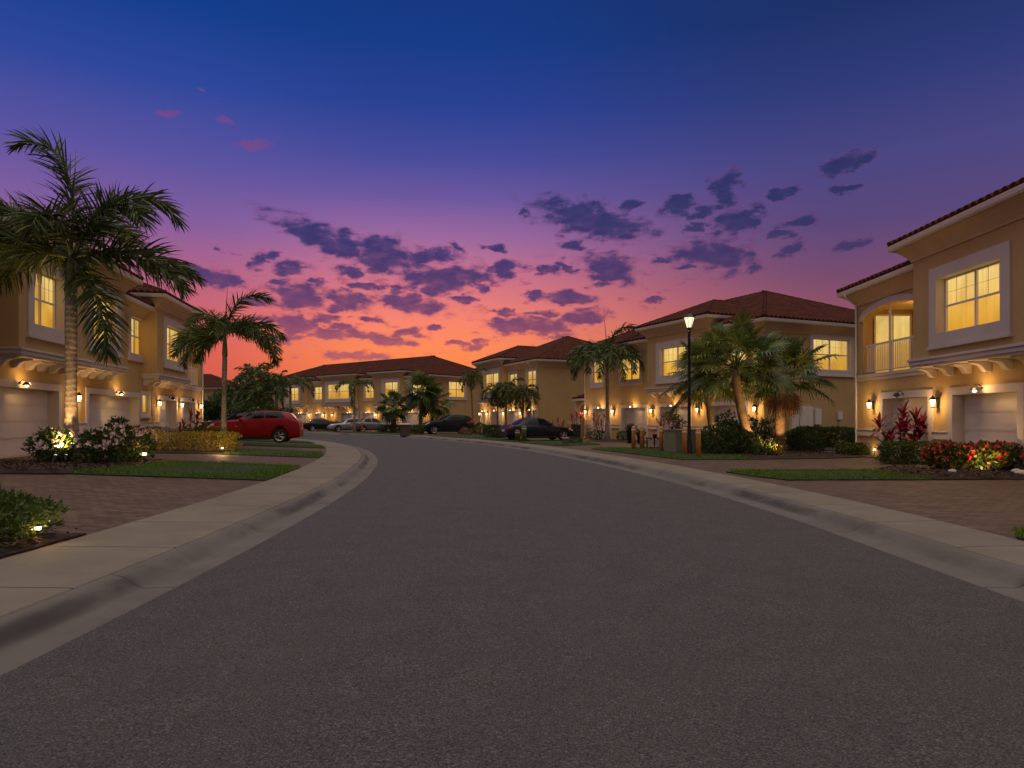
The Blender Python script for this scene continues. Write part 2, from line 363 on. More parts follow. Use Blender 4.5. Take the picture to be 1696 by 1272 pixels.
class MB:
    def __init__(s, T=None): s.v = []; s.f = []; s.T = T; s.uv = None
    def p(s, x, y, z):
        if s.T: x, y, z = s.T(x, y, z)
        s.v.append((x, y, z)); return len(s.v)-1
    def poly(s, pts): s.f.append([s.p(*q) for q in pts]); return s
    def box(s, x0, x1, y0, y1, z0, z1):
        i = [s.p(x, y, z) for z in (z0, z1) for x, y in ((x0,y0),(x1,y0),(x1,y1),(x0,y1))]
        for q in ((3,2,1,0),(4,5,6,7),(0,1,5,4),(1,2,6,5),(2,3,7,6),(3,0,4,7)): s.f.append([i[k] for k in q])
        return s
    def prism(s, prof, axis, a0, a1):      # closed profile in the other two axes, extruded along axis
        n = len(prof)
        def q(u, v, a): return (a, u, v) if axis == 'x' else (u, a, v) if axis == 'y' else (u, v, a)
        A = [s.p(*q(u, v, a0)) for u, v in prof]; B = [s.p(*q(u, v, a1)) for u, v in prof]
        s.f.append(A[::-1]); s.f.append(B[:])
        for k in range(n): s.f.append([A[k], A[(k+1) % n], B[(k+1) % n], B[k]])
        return s
    def tube(s, pts, rads, n=8, cap=True):
        rings = []
        pts = [Vector(q) for q in pts]
        if not hasattr(rads, '__len__'): rads = [rads]*len(pts)
        for k, c in enumerate(pts):
            d = (pts[min(k+1, len(pts)-1)]-pts[max(k-1, 0)]).normalized()
            a = d.cross(Vector((0, 0, 1)) if abs(d.z) < .95 else Vector((1, 0, 0))).normalized(); b = d.cross(a)
            rings.append([s.p(*(c+(a*math.cos(2*math.pi*j/n)+b*math.sin(2*math.pi*j/n))*rads[k])) for j in range(n)])
        for r0, r1 in zip(rings, rings[1:]):
            for j in range(n): s.f.append([r0[j], r0[(j+1) % n], r1[(j+1) % n], r1[j]])
        if cap: s.f.append(rings[0][::-1]); s.f.append(rings[-1])
        return s
    def lathe(s, prof, n=12, c=(0, 0, 0)):
        rings = [[s.p(c[0]+r*math.cos(2*math.pi*j/n), c[1]+r*math.sin(2*math.pi*j/n), c[2]+z) for j in range(n)] for r, z in prof]
        for r0, r1 in zip(rings, rings[1:]):
            for j in range(n): s.f.append([r0[j], r0[(j+1) % n], r1[(j+1) % n], r1[j]])
        s.f.append(rings[0][::-1]); s.f.append(rings[-1]); return s
    def build(s, name, mat, parent=None, smooth=False, bevel=0, loc=None):
        me = bpy.data.meshes.new(name); me.from_pydata(s.v, [], s.f); me.materials.append(mat)
        bm = bmesh.new(); bm.from_mesh(me)
        bmesh.ops.recalc_face_normals(bm, faces=bm.faces)
        if bevel:
            es = [e for e in bm.edges if len(e.link_faces) == 2 and e.calc_face_angle(0) > .6]
            bmesh.ops.bevel(bm, geom=es, offset=bevel, segments=2, affect='EDGES', clamp_overlap=True)
        bm.to_mesh(me); bm.free()
        if smooth:
            for p in me.polygons: p.use_smooth = True
        if s.uv:
            l = me.uv_layers.new(name='UVMap')
            for lp in me.loops: l.data[lp.index].uv = s.uv[lp.vertex_index]
        return link(name, me, parent, loc)
def lamp(parent, loc, watts, col=(1, .59, .22), rad=.05, kind='POINT', spot=None, to=None):
    l = bpy.data.lights.new('lamp_light', kind); l.energy = watts; l.color = col; l.shadow_soft_size = rad
    o = bpy.data.objects.new('lamp_light', l); COL.objects.link(o); o.parent = parent; o.location = loc
    if kind == 'SPOT':
        l.spot_size = R(spot); l.spot_blend = .6
        o.rotation_euler = (Vector(to)-Vector(loc)).to_track_quat('-Z', 'Y').to_euler()
    return o

# ------------------------------------------------------------------ road, kerbs, pavements
def catmull(pts, step):
    out = []
    p = [Vector(q) for q in pts]; p = [2*p[0]-p[1]]+p+[2*p[-1]-p[-2]]
    for i in range(1, len(p)-2):
        n = max(2, int((p[i+1]-p[i]).length/step))
        for k in range(n):
            t = k/n
            out.append(.5*((2*p[i])+(p[i+1]-p[i-1])*t+(2*p[i-1]-5*p[i]+4*p[i+1]-p[i+2])*t*t+(3*p[i]-p[i-1]-3*p[i+1]+p[i+2])*t**3))
    out.append(p[-2]); return out
LE = catmull([(-3.0,-12),(-3.0,-4),(-3.0,2),(-3.0,6),(-3.1,9.5),(-3.3,13),(-3.75,17.5),(-4.68,23.5),(-5.75,28.2),(-7.3,33.5),(-10.2,40.6),(-13.4,46),(-17.5,51),(-23,55.5),(-30,59),(-42,62),(-70,66)], .8)
RE = catmull([(4.2,-12),(4.2,-4),(4.2,2),(4.2,6.4),(4.2,10.6),(3.8,16),(2.92,22.1),(2.1,26.2),(.95,31.3),(-1.0,37.6),(-3.6,44.5),(-7.2,52),(-12.3,59.8),(-18,66),(-24.5,71),(-34,75.5),(-46,78),(-70,81)], .8)
def resample(pl, n):
    d = [0]
    for a, b in zip(pl, pl[1:]): d.append(d[-1]+(b-a).length)
    xs = np.linspace(0, d[-1], n)
    return np.stack([np.interp(xs, d, [q[0] for q in pl]), np.interp(xs, d, [q[1] for q in pl])], 1), xs
def offset(pl, dist):       # to the right of travel direction when dist > 0
    out = []
    for i, q in enumerate(pl):
        t = (pl[min(i+1, len(pl)-1)]-pl[max(i-1, 0)]).normalized()
        out.append(q+Vector((t.y, -t.x))*dist)
    return out
def grid_faces(nu, nv): return [[i*nv+j, (i+1)*nv+j, (i+1)*nv+j+1, i*nv+j+1] for i in range(nu-1) for j in range(nv-1)]
def sweep(name, pl, prof, mat, side, z0=0):
    V, UV = [], []
    L = 0
    offs = [offset(pl, side*o) for o, z in prof]
    for i in range(len(pl)):
        if i: L += (pl[i]-pl[i-1]).length
        for k, (o, z) in enumerate(prof): V.append((offs[k][i][0], offs[k][i][1], z0+z)); UV.append((L, o))
    F = np.array(grid_faces(len(pl), len(prof)))
    if side < 0: F = F[:, ::-1]
    o = link(name, np_mesh(name, V, F[:, ::-1], mat, True, UV)); tag(o, kind='structure'); return o
a, _ = resample(LE, 160); b, _ = resample(RE, 160)
V = []; nw = 9
for i in range(160):
    for j in range(nw):
        t = j/(nw-1); q = a[i]*(1-t)+b[i]*t
        V.append((q[0], q[1], .05*(1-(2*t-1)**2)*.6))
tag(link('road', np_mesh('road', V, np.array(grid_faces(160, nw))[:, ::-1], M['asphalt'], True)), kind='structure')
CURB = [(-.03,-.012),(0,.004),(.02,.008),(.26,.0),(.31,.012),(.37,.05),(.43,.092),(.5,.116),(.56,.122),(.57,.10)]
WALK = [(.574,.10),(.578,.121),(.6,.126),(1.25,.136),(1.92,.146),(1.94,.14),(1.945,.02)]
for pl, sd_ in ((LE, -1), (RE, 1)):
    sweep('kerb', pl, CURB, M['curb'], sd_)
    sweep('sidewalk', pl, WALK if sd_ < 0 else [(o if o < .7 else o-.45, z) for o, z in WALK], M['walk'], sd_)
    sweep('joint_bed', pl, [(.5,.085),(.62,.085)], M['soil'], sd_)
V = [(-900,-300,-.06),(900,-300,-.06),(900,1500,-.06),(-900,1500,-.06)]
tag(link('ground', np_mesh('ground', V, [[0,1,2,3]], M['ground'])), kind='structure')
LW = offset(LE, -1.94); RW = offset(RE, 1.49)
LWx = np.array([q[0] for q in LW if q[1] < 52]); LWd = np.array([q[1] for q in LW if q[1] < 52])
def lz(x, d):
    xs = np.interp(d, LWd, LWx)
    return .135+.225*max(0, min(1, (xs-x)/4.5))
def rz(x, d): return .135
# left yard: one draped sheet of pavers in front of the houses, grass further on
V = []; T = [0,.02,.05,.1,.15,.2,.25,.3,.4,.6,1]
for q in LW:
    for t in T:
        x, d = q[0]-26*t, q[1]-4.6*t
        V.append((x, d, .132+.225*min(1, 26*t/4.5)))
nd = sum(1 for q in LW if q[1] < 49)
F = np.array(grid_faces(len(LW), len(T))); k = (nd-1)*(len(T)-1)
me = np_mesh('driveway', V, F, M['paverL'], True); me.materials.append(M['lawnbase'])
mi = np.zeros(len(F), dtype=np.int32); mi[k:] = 1; me.polygons.foreach_set('material_index', mi)
tag(link('driveway', me), kind='structure')
V = []; T = [0,.05,.2,.5,1]
for q in offset(RE, 1.94):
    pass
for i, q in enumerate(RW):
    far = Vector((q[0]+34, q[1]+(6 if q[1] < 28 else 6+min(22, (q[1]-28)*1.1))))
    for t in T: V.append((q[0]*(1-t)+far[0]*t, q[1]*(1-t)+far[1]*t, .132))
tag(link('driveway', np_mesh('driveway', V, np.array(grid_faces(len(RW), len(T)))[:, ::-1], M['paverR'])), kind='structure')

def inside(poly, x, y):
    c = False; n = len(poly)
    for i in range(n):
        x0, y0 = poly[i]; x1, y1 = poly[i-1]
        if (y0 > y) != (y1 > y) and x < (x1-x0)*(y-y0)/(y1-y0)+x0: c = not c
    return c
def densify(poly, step, jit=.03):
    out = []
    for i in range(len(poly)):
        a, b = Vector(poly[i]), Vector(poly[(i+1) % len(poly)])
        n = max(1, int((b-a).length/step))
        for k in range(n):
            q = a+(b-a)*k/n; out.append((q.x+rnd.uniform(-jit, jit), q.y+rnd.uniform(-jit, jit)))
    return out
def bed(name, poly, zf, mat, h=.02, dome=.06):
    out = densify(poly, .4)
    xs = [q[0] for q in poly]; ys = [q[1] for q in poly]
    st = max(.3, min(1.0, (max(xs)-min(xs))/24))
    pts = [Vector(q) for q in out]
    x = min(xs)
    while x < max(xs):
        y = min(ys)
        while y < max(ys):
            q = (x+rnd.uniform(-.1, .1), y+rnd.uniform(-.1, .1))
            if inside(poly, *q): pts.append(Vector(q))
            y += st
        x += st
    n = len(out)
    r = delaunay_2d_cdt(pts, [(i, (i+1) % n) for i in range(n)], [], 1, 1e-4)
    vs, fs = r[0], [f for f in r[2] if len(f) == 3]
    def dist(q):
        return min(((Vector(q)-Vector(o)).length for o in out))
    V = [(v.x, v.y, zf(v.x, v.y)+h+dome*min(1, dist(v)/.7)+rnd.uniform(0, .008)) for v in vs]
    m = MB(); m.v = V[:]; m.f = [list(f) for f in fs]
    base = len(m.v)
    for q in out: m.v.append((q[0], q[1], zf(*q)-.03))
    # skirt
    key = {}
    for i, v in enumerate(vs): key[(round(v.x, 4), round(v.y, 4))] = i
    idx = [key.get((round(q[0], 4), round(q[1], 4))) for q in out]
    for i in range(n):
        j = (i+1) % n
        if idx[i] is not None and idx[j] is not None: m.f.append([idx[i], idx[j], base+j, base+i])
    o = m.build(name, mat); tag(o, kind='structure'); return o
def scatter_pts(poly, n):
    xs = [q[0] for q in poly]; ys = [q[1] for q in poly]; out = []
    while len(out) < n:
        x, y = rnd.uniform(min(xs), max(xs)), rnd.uniform(min(ys), max(ys))
        if inside(poly, x, y): out.append((x, y))
    return out
def area(poly): return abs(sum(poly[i-1][0]*poly[i][1]-poly[i][0]*poly[i-1][1] for i in range(len(poly))))/2
GV = []; GF = []
def grow_grass(poly, zf, dens, h=.075, lift=.07):
    n = int(area(poly)*dens)
    for x, y in scatter_pts(poly, n):
        x += rnd.gauss(0, .05); y += rnd.gauss(0, .05); z = zf(x, y)+lift-rnd.uniform(.02, .04); a = rnd.uniform(0, 6.28); wd = rnd.uniform(.006, .012); hh = h*rnd.uniform(.5, 1.2); lx, ly = rnd.gauss(0, .03), rnd.gauss(0, .03)
        i = len(GV); GV.extend([(x-wd*math.cos(a), y-wd*math.sin(a), z), (x+wd*math.cos(a), y+wd*math.sin(a), z), (x+lx, y+ly, z+hh)]); GF.append((i, i+1, i+2))
CV = []; CF = []
def chips(poly, zf, n, lift=.08):
    for x, y in scatter_pts(poly, n):
        z = zf(x, y)+lift+rnd.uniform(0, .03); a = rnd.uniform(0, 6.28); l = rnd.uniform(.02, .07); wd = rnd.uniform(.008, .02)
        c, s = math.cos(a), math.sin(a); t = rnd.uniform(-.02, .02); i = len(CV)
        CV.extend([(x-c*l-s*wd, y-s*l+c*wd, z-t), (x+c*l-s*wd, y+s*l+c*wd, z+t), (x+c*l+s*wd, y+s*l-c*wd, z+t+.004), (x-c*l+s*wd, y-s*l-c*wd, z-t+.004)]); CF.append((i, i+1, i+2, i+3))

def LX(d, off=0): return float(np.interp(d, LWd, LWx))-off
L1 = [(LX(14.9,.02),14.9),(LX(16.9,.02),16.9),(LX(18.9,.02),18.9),(-9.3,18.35),(-9.0,16.4),(-9.4,14.25)]
B1 = [(-9.42,14.2),(-9.05,16.4),(-9.35,18.3),(-14.3,17.3),(-14.2,13.4)]
L2 = [(LX(23.6,.05),23.6),(LX(25.2,.05),25.2),(LX(26.6,.2),26.6),(-9.9,26.2),(-9.8,22.9)]
B2 = [(-9.85,22.9),(-9.95,26.6),(-15.6,25.4),(-15.3,21.7)]
L3 = [(LX(31.2,.05),31.2),(LX(33.4,.05),33.4),(-13.6,32.6),(-13.4,29.9)]
L4 = [(LX(37.2,.05),37.2),(LX(39.4,.05),39.4),(-16,38.6),(-15.6,36.6)]
BN = [(LX(7.9,.02),7.9),(LX(5,.02),5.0),(LX(3,.02),3.0),(-11,3),(-11,6.9),(-7,7.6)]
R1 = [(5.45,17.3),(5.65,16.2),(6.1,15.0),(9.4,15.1),(9.2,17.4)]
RB1 = [(9.45,15.1),(13.4,15.3),(13.4,18.6),(10.4,18.5),(9.25,17.4)]
RN = [(5.73,7.7),(5.9,7.95),(6.5,8.25),(10,8.4),(10,3),(5.73,3),(5.72,5.5)]
R2 = [(5.65,22.5),(4.95,25.2),(4.2,28.2),(3.6,30.6),(5.2,30.8),(7.4,30.2),(7.3,26.5),(8.2,24.2),(8.0,22.7)]
RB2 = [(8.05,22.7),(8.25,24.2),(7.4,26.5),(7.5,30.2),(8.6,31.2),(12.0,31.6),(16.5,33.5),(16.5,30.0),(12.4,28.6),(12.1,26.4),(12.4,24.0),(10.5,23.2)]
RB3 = [(12.5,23.6),(12.35,25.5),(13.3,26.2),(13.6,24.4)]
R3 = [(2.2,34.6),(1.2,37.2),(.4,39.4),(2.6,40.2),(4.4,38.2),(4.6,35.4)]
R4 = [(.1,40.2),(-1.1,42.6),(-2.2,45.2),(0,46.2),(1.2,43.4)]
R5 = [(-3.2,47.2),(-5,50.6),(-6.6,53.6),(-2.5,56),(0,50)]
R6 = [(-8.4,56.2),(-12.5,61.6),(-17.5,67),(-14,70),(-8,62)]
R7 = [(4.6,41.5),(6.0,44.6),(8.6,42.6),(10.4,38.6),(8.8,37.2),(6.8,39.4)]
for p in (L1, L2, L3, L4): bed('lawn', p, lz, M['lawnbase'])
for p in (R1, R2, R3, R4, R5, R6, RN): bed('lawn', p, rz, M['lawnbase'])
for p in (B1, B2, BN): bed('mulch_bed', p, lz, M['soil'])
for p in (RB1, RB2, RB3, R7): bed('mulch_bed', p, rz, M['soil'])
for p, dn in ((L1, 900), (L2, 600), (L3, 300), (L4, 200)): grow_grass(p, lz, dn)
for p, dn in ((R1, 900), (R2, 500), (R3, 250), (R4, 200), (R5, 120), (R6, 60), (RN, 1500)): grow_grass(p, rz, dn)
tag(link('grass', np_mesh('grass', GV, GF, M['grass'])), 'short green grass growing on the lawn strips between driveways', 'grass', kind='stuff')
chips(BN, lz, 5200); chips(B1, lz, 3800); chips(B2, lz, 900); chips(RB1, rz, 2200); chips(RB2, rz, 1800)
tag(link('mulch_chips', np_mesh('mulch_chips', CV, CF, M['mulch'])), 'brown bark chips lying loose on the planting beds', 'mulch', kind='stuff')

# ------------------------------------------------------------------ houses
def wall_cells(m, x0, x1, z0, z1, holes, y=0, rev=.22):
    """front-facing wall plane at y with rectangular holes (arch: 5th value = rise)"""
    xs = sorted({x0, x1, *[h[0] for h in holes], *[h[1] for h in holes]}); xs = [x for x in xs if x0 <= x <= x1]
    zs = sorted({z0, z1, *[h[2] for h in holes], *[h[3] for h in holes]}); zs = [z for z in zs if z0 <= z <= z1]
    for a, b in zip(xs, xs[1:]):
        for c, d in zip(zs, zs[1:]):
            mx, mz = (a+b)/2, (c+d)/2
            if any(h[0] < mx < h[1] and h[2] < mz < h[3] for h in holes): continue
            m.poly([(a,y,c),(b,y,c),(b,y,d),(a,y,d)])
    for h in holes:
        a, b, c, d = h[:4]; rise = h[4] if len(h) > 4 else 0; rv = h[5] if len(h) > 5 else rev
        zs_ = d-rise
        m.poly([(a,y,c),(a,y+rv,c),(a,y+rv,zs_),(a,y,zs_)]); m.poly([(b,y,c),(b,y,zs_),(b,y+rv,zs_),(b,y+rv,c)])
        m.poly([(a,y,c),(b,y,c),(b,y+rv,c),(a,y+rv,c)])
        if not rise: m.poly([(a,y,d),(a,y+rv,d),(b,y+rv,d),(b,y,d)])
        else:
            N = 12; arc = arcpts(a, b, zs_, rise, N)
            for (xa, za), (xb, zb) in zip(arc, arc[1:]):
                m.poly([(xa,y,za),(xb,y,zb),(xb,y,d),(xa,y,d)]); m.poly([(xa,y,za),(xa,y+rv,za),(xb,y+rv,zb),(xb,y,zb)])
def arcpts(a, b, z, rise, N=12):
    c = (a+b)/2; h = (b-a)/2
    return [(c-h*math.cos(math.pi*k/N), z+rise*math.sin(math.pi*k/N)) for k in range(N+1)]
def ring(m, outer, inner, y0, y1):
    """rectangular surround between two rects, standing from y0 (front) to y1"""
    a, b, c, d = outer; e, f, g, h = inner
    m.box(a, b, y0, y1, h, d); m.box(a, b, y0, y1, c, g); m.box(a, e, y0, y1, g, h); m.box(f, b, y0, y1, g, h)

class House:
    def __init__(s, name, label, P0, u, base, T=None, cat='house', group='tan two storey townhouses along the curved street'):
        n = math.hypot(*u); s.root = empty(name, (P0[0], P0[1], base), math.atan2(u[1]/n, u[0]/n)); tag(s.root, label, cat, group)
        s.wall = MB(); s.corn = MB(); s.gut = MB(); s.dn = None
    def part(s, m, name, mat, parent=None, **k): return m.build(name, mat, parent or s.root, **k)
    def window(s, x0, x1, z0, z1, y=0, T=None, sur=.22, rec=.16, vm=1, hm=.5, lab=None, muntin=True):
        """x0..z1 = clear opening (hole in wall)"""
        m = MB(T); ring(m, (x0-sur, x1+sur, z0-sur-.02, z1+sur), (x0+.001, x1-.001, z0+.001, z1-.001), y-.05, y+.012)
        m.box(x0-sur-.06, x1+sur+.06, y-.10, y+.01, z0-sur-.10, z0-sur-.022)
        m.box(x0+.002, x0+.006, y+.013, y+rec-.052, z0+.008, z1-.008); m.box(x1-.006, x1-.002, y+.013, y+rec-.052, z0+.008, z1-.008); m.box(x0+.007, x1-.007, y+.013, y+rec-.052, z1-.006, z1-.002); m.box(x0+.007, x1-.007, y+.013, y+rec-.052, z0+.002, z0+.006)
        wn = s.part(m, 'window', M['trim'])
        f = MB(T); t = .05; yy = y+rec
        ring(f, (x0, x1, z0, z1), (x0+t, x1-t, z0+t, z1-t), yy-.05, yy+.03)
        n = vm+1; wd = (x1-x0-2*t)/n
        for k in range(1, n): f.box(x0+t+wd*k-.04, x0+t+wd*k+.04, yy-.045, yy+.028, z0+t, z1-t)
        zh = z0+(z1-z0)*hm
        for k in range(n):
            a = x0+t+wd*k+(.04 if k else 0); b = x0+t+wd*(k+1)-(.04 if k < n-1 else 0)
            f.box(a, b, yy-.04, yy+.026, zh-.028, zh+.028)
            if muntin:
                for q in (1, 2): f.box(a+(b-a)*q/3-.0035, a+(b-a)*q/3+.0035, yy-.012, yy+.004, zh+.028, z1-t)
                f.box(a, b, yy-.011, yy+.003, (zh+z1)/2-.0035, (zh+z1)/2+.0035)
        s.part(f, 'window_frame', M['white'], wn)
        g = MB(T); g.uv = [(0,0),(1,0),(1,1),(0,1)]
        g.poly([(x0+.01,yy+.012,z0+.01),(x1-.01,yy+.012,z0+.01),(x1-.01,yy+.012,z1-.01),(x0+.01,yy+.012,z1-.01)])
        s.part(g, 'window_pane', M['pane'], wn)
        return (x0, x1, z0, z1, 0, .3)
    def garage(s, x0, x1, z1=2.08, light=True, w=9, top_windows=False):
        m = MB(); sur = .22
        m.box(x0-sur, x1+sur, -.05, .012, z1, z1+sur); m.box(x0-sur, x0+.006, -.05, .012, 0, z1-.001); m.box(x1-.006, x1+sur, -.05, .012, 0, z1-.001); m.box(x0+.002, x0+.006, .013, .30, 0, z1-.008); m.box(x1-.006, x1-.002, .013, .30, 0, z1-.008); m.box(x0+.007, x1-.007, .013, .30, z1-.006, z1-.002)
        s.part(m, 'garage_surround', M['trim'])
        d = MB(); n = 4; h = z1/n
        for k in range(n):
            d.box(x0+.005, x1-.005, .30, .34, k*h+.008, (k+1)*h-.008)
            d.box(x0+.02, x1-.02, .294, .302, k*h+.05, (k+1)*h-.05)
        d.box(x0+.005, x1-.005, .325, .345, 0, z1)
        s.part(d, 'garage_door', M['garage'], bevel=.004)
        if light: s.glight((x0+x1)/2, z1+.13, w)
        return (x0, x1, 0, z1, 0, .36)
    def glight(s, x, z, wt=9, on=True):
        m = MB(); m.lathe([(.0,.0),(.05,0),(.05,.03)], 10, (x, -.06, z)); m.tube([(x,-.05,z+.02),(x,-.14,z+.12),(x,-.24,z+.08),(x,-.26,z+.02)], .012, 6)
        m.lathe([(.03,.06),(.06,.04),(.11,-.03),(.115,-.05),(.09,-.045)], 12, (x, -.26, z))
        p = s.part(m, 'garage_light', M['bronze'], smooth=True)
        g = MB(); g.lathe([(.01,-.11),(.05,-.09),(.055,-.05),(.03,-.03)], 10, (x, -.26, z)); s.part(g, 'lamp_glass', M['bulb'] if on else M['darkglass'], p, smooth=True)
        if on: lamp(s.root, (x+.12, -.36, z+.05), wt, rad=.05)
    def lantern(s, x, z=1.9, wt=8, on=True, y=0):
        m = MB(); m.box(x-.06, x+.06, y-.03, y+.005, z-.16, z+.16); m.tube([(x,y-.02,z+.1),(x,y-.10,z+.19),(x,y-.17,z+.16)], .014, 6)
        m.lathe([(.01,.22),(.03,.18),(.10,.11),(.11,.09),(.0,.09)], 8, (x, y-.17, z)); m.lathe([(.045,-.16),(.06,-.14),(.06,-.12),(.0,-.12)], 8, (x, y-.17, z))
        for q in range(4):
            a = math.pi/4+q*math.pi/2; m.tube([(x+.052*math.cos(a), y-.17+.052*math.sin(a), z-.13), (x+.088*math.cos(a), y-.17+.088*math.sin(a), z+.10)], .008, 5)
        p = s.part(m, 'wall_lantern', M['bronze'])
        g = MB(); g.lathe([(.04,-.118),(.05,-.1),(.078,.07),(.07,.088)], 8, (x, y-.17, z)); s.part(g, 'lamp_glass', M['bulb'] if on else M['darkglass'], p, smooth=True)
        if on: lamp(s.root, (x, y-.34, z-.02), wt, rad=.06)
    def corbel_ledge(s, x0, x1, z, y, n, step=.45):
        """moulded ledge under an overhanging upper bay, with scroll corbels"""
        m = MB(); e = .12
        m.box(x0-e, x1+e, y-.14, .02, z+.02, z+.10); m.box(x0-e+.03, x1+e-.03, y-.10, .02, z-.10, z+.018); m.box(x0-.04, x1+.04, y-.06, .02, z-.16, z-.102)
        p = s.part(m, 'ledge', M['trim'], bevel=.012)
        for k in range(n):
            x = x0+.12+(x1-x0-.24)*k/(n-1)
            pr = [(0,-.165+z),(-.50,-.165+z),(-.52,-.20+z),(-.47,-.235+z),(-.38,-.235+z),(-.27,-.28+z),(-.21,-.35+z),(-.17,-.42+z),(-.09,-.45+z),(0,-.45+z)]
            c = MB(); c.prism(pr, 'x', x-.10, x+.10); s.part(c, 'corbel', M['trim'], bevel=.01)
    def cornice(s, x0, x1, y, z, over, front=True, left=False, right=False, yb=None):
        """coved cornice under the eave, z = gutter bottom"""
        prof = [(0, -.42), (.05, -.42), (.06, -.36), (.12, -.28), (.22, -.16), (over-.16, -.05), (over-.10, -.02), (over-.10, .0), (0, .0)]
        path = []
        if left: path.append((x0, yb))
        path += [(x0, y), (x1, y)]
        if right: path.append((x1, yb))
        def build(m, pr, path):
            n = len(path)
            rings = []
            for i, (px, py) in enumerate(path):
                d0 = Vector((px-path[i-1][0], py-path[i-1][1])).normalized() if i else None
                d1 = Vector((path[i+1][0]-px, path[i+1][1]-py)).normalized() if i < n-1 else None
                if d0 is None: nn = Vector((d1.y, -d1.x)); sc = 1
                elif d1 is None: nn = Vector((d0.y, -d0.x)); sc = 1
                else:
                    a_, b_ = Vector((d0.y, -d0.x)), Vector((d1.y, -d1.x)); nn = (a_+b_).normalized(); sc = 1/max(.3, nn.dot(a_))
                rings.append([m.p(px+nn.x*o*sc, py+nn.y*o*sc, z+h) for o, h in pr])
            k = len(pr)
            for r0, r1 in zip(rings, rings[1:]):
                for j in range(k): m.f.append([r0[j], r0[(j+1) % k], r1[(j+1) % k], r1[j]])
            m.f.append(rings[0][::-1]); m.f.append(rings[-1])
        build(s.corn, prof, path)
        build(s.gut, [(over-.13, .002), (over-.02, .002), (over+.01, .05), (over+.03, .15), (over+.03, .17), (over-.13, .17)], path)
    def finish(s):
        s.part(s.wall, 'wall', M['stucco']); s.part(s.corn, 'cornice', M['cornice']); s.part(s.gut, 'gutter', M['gutter'])
    def downspout(s, x, y, z1, bend=.5):
        m = MB(); m.tube([(x,y-bend,z1),(x,y-bend+.06,z1-.14),(x,y-.08,z1-.42),(x,y-.06,z1-.6),(x,y-.06,.3),(x,y-.06,.08),(x,y-.2,.03)], .042, 8)
        s.part(m, 'downspout', M['white'], smooth=True)
    def low_band(s, x0, x1, holes, z=.86):
        cur = x0
        for h in sorted(holes)+[(x1+.22, x1+.22)]:
            e = h[0]-.222
            if e-cur > .1:
                m = MB(); m.prism([(.012,z-.10),(-.045,z-.10),(-.045,z+.09),(-.07,z+.11),(-.07,z+.15),(.012,z+.15)], 'x', cur, e); s.part(m, 'wall_band', M['trim'], bevel=.01)
            cur = h[1]+.222

def tile_face(VV, FF, A, a, b, L, tmax, pitch=.28, seg=6, course=.42, amp=.11, lift=.012):
    """barrel tiles over one roof face: A eave start, a along eave, b up the slope (unit vectors)"""
    A, a, b = Vector(A), Vector(a), Vector(b); n = a.cross(b).normalized()
    if n.z < 0: n = -n
    N = max(1, round(L/pitch)); ds = L/(N*seg)
    base = len(VV); cols = []
    smax = max(tmax(L*k/40) for k in range(41))
    if course: ts = []
    rows = []
    nc = max(1, math.ceil(smax/course)) if course else 1
    for c in range(nc):
        rows.append((c*course if course else 0, lift)); rows.append(((c+1)*course-.004 if course else smax, 0.0))
    idx = np.zeros((N*seg+1, len(rows)), dtype=int); tt = []
    for i in range(N*seg+1):
        sx = i*ds; ph = (i % seg)/seg
        hz = amp*abs(math.sin(math.pi*ph))**.7 if True else 0
        tm = max(0, tmax(sx))
        for j, (t, lf) in enumerate(rows):
            tc = min(t, tm)
            q = A+a*sx+b*tc+n*(hz+lf)
            idx[i, j] = len(VV); VV.append(tuple(q))
        tt.append(tm)
    for i in range(N*seg):
        for j in range(len(rows)-1):
            if rows[j][0] >= max(tt[i], tt[i+1]): break
            FF.append((int(idx[i, j]), int(idx[i+1, j]), int(idx[i+1, j+1]), int(idx[i, j+1])))
    # front drip face
    for i in range(N*seg):
        q0, q1 = A+a*(i*ds)-n*.05, A+a*((i+1)*ds)-n*.05
        k = len(VV); VV.extend([tuple(q0), tuple(q1)]); FF.append((k, k+1, int(idx[i+1, 0]), int(idx[i, 0])))
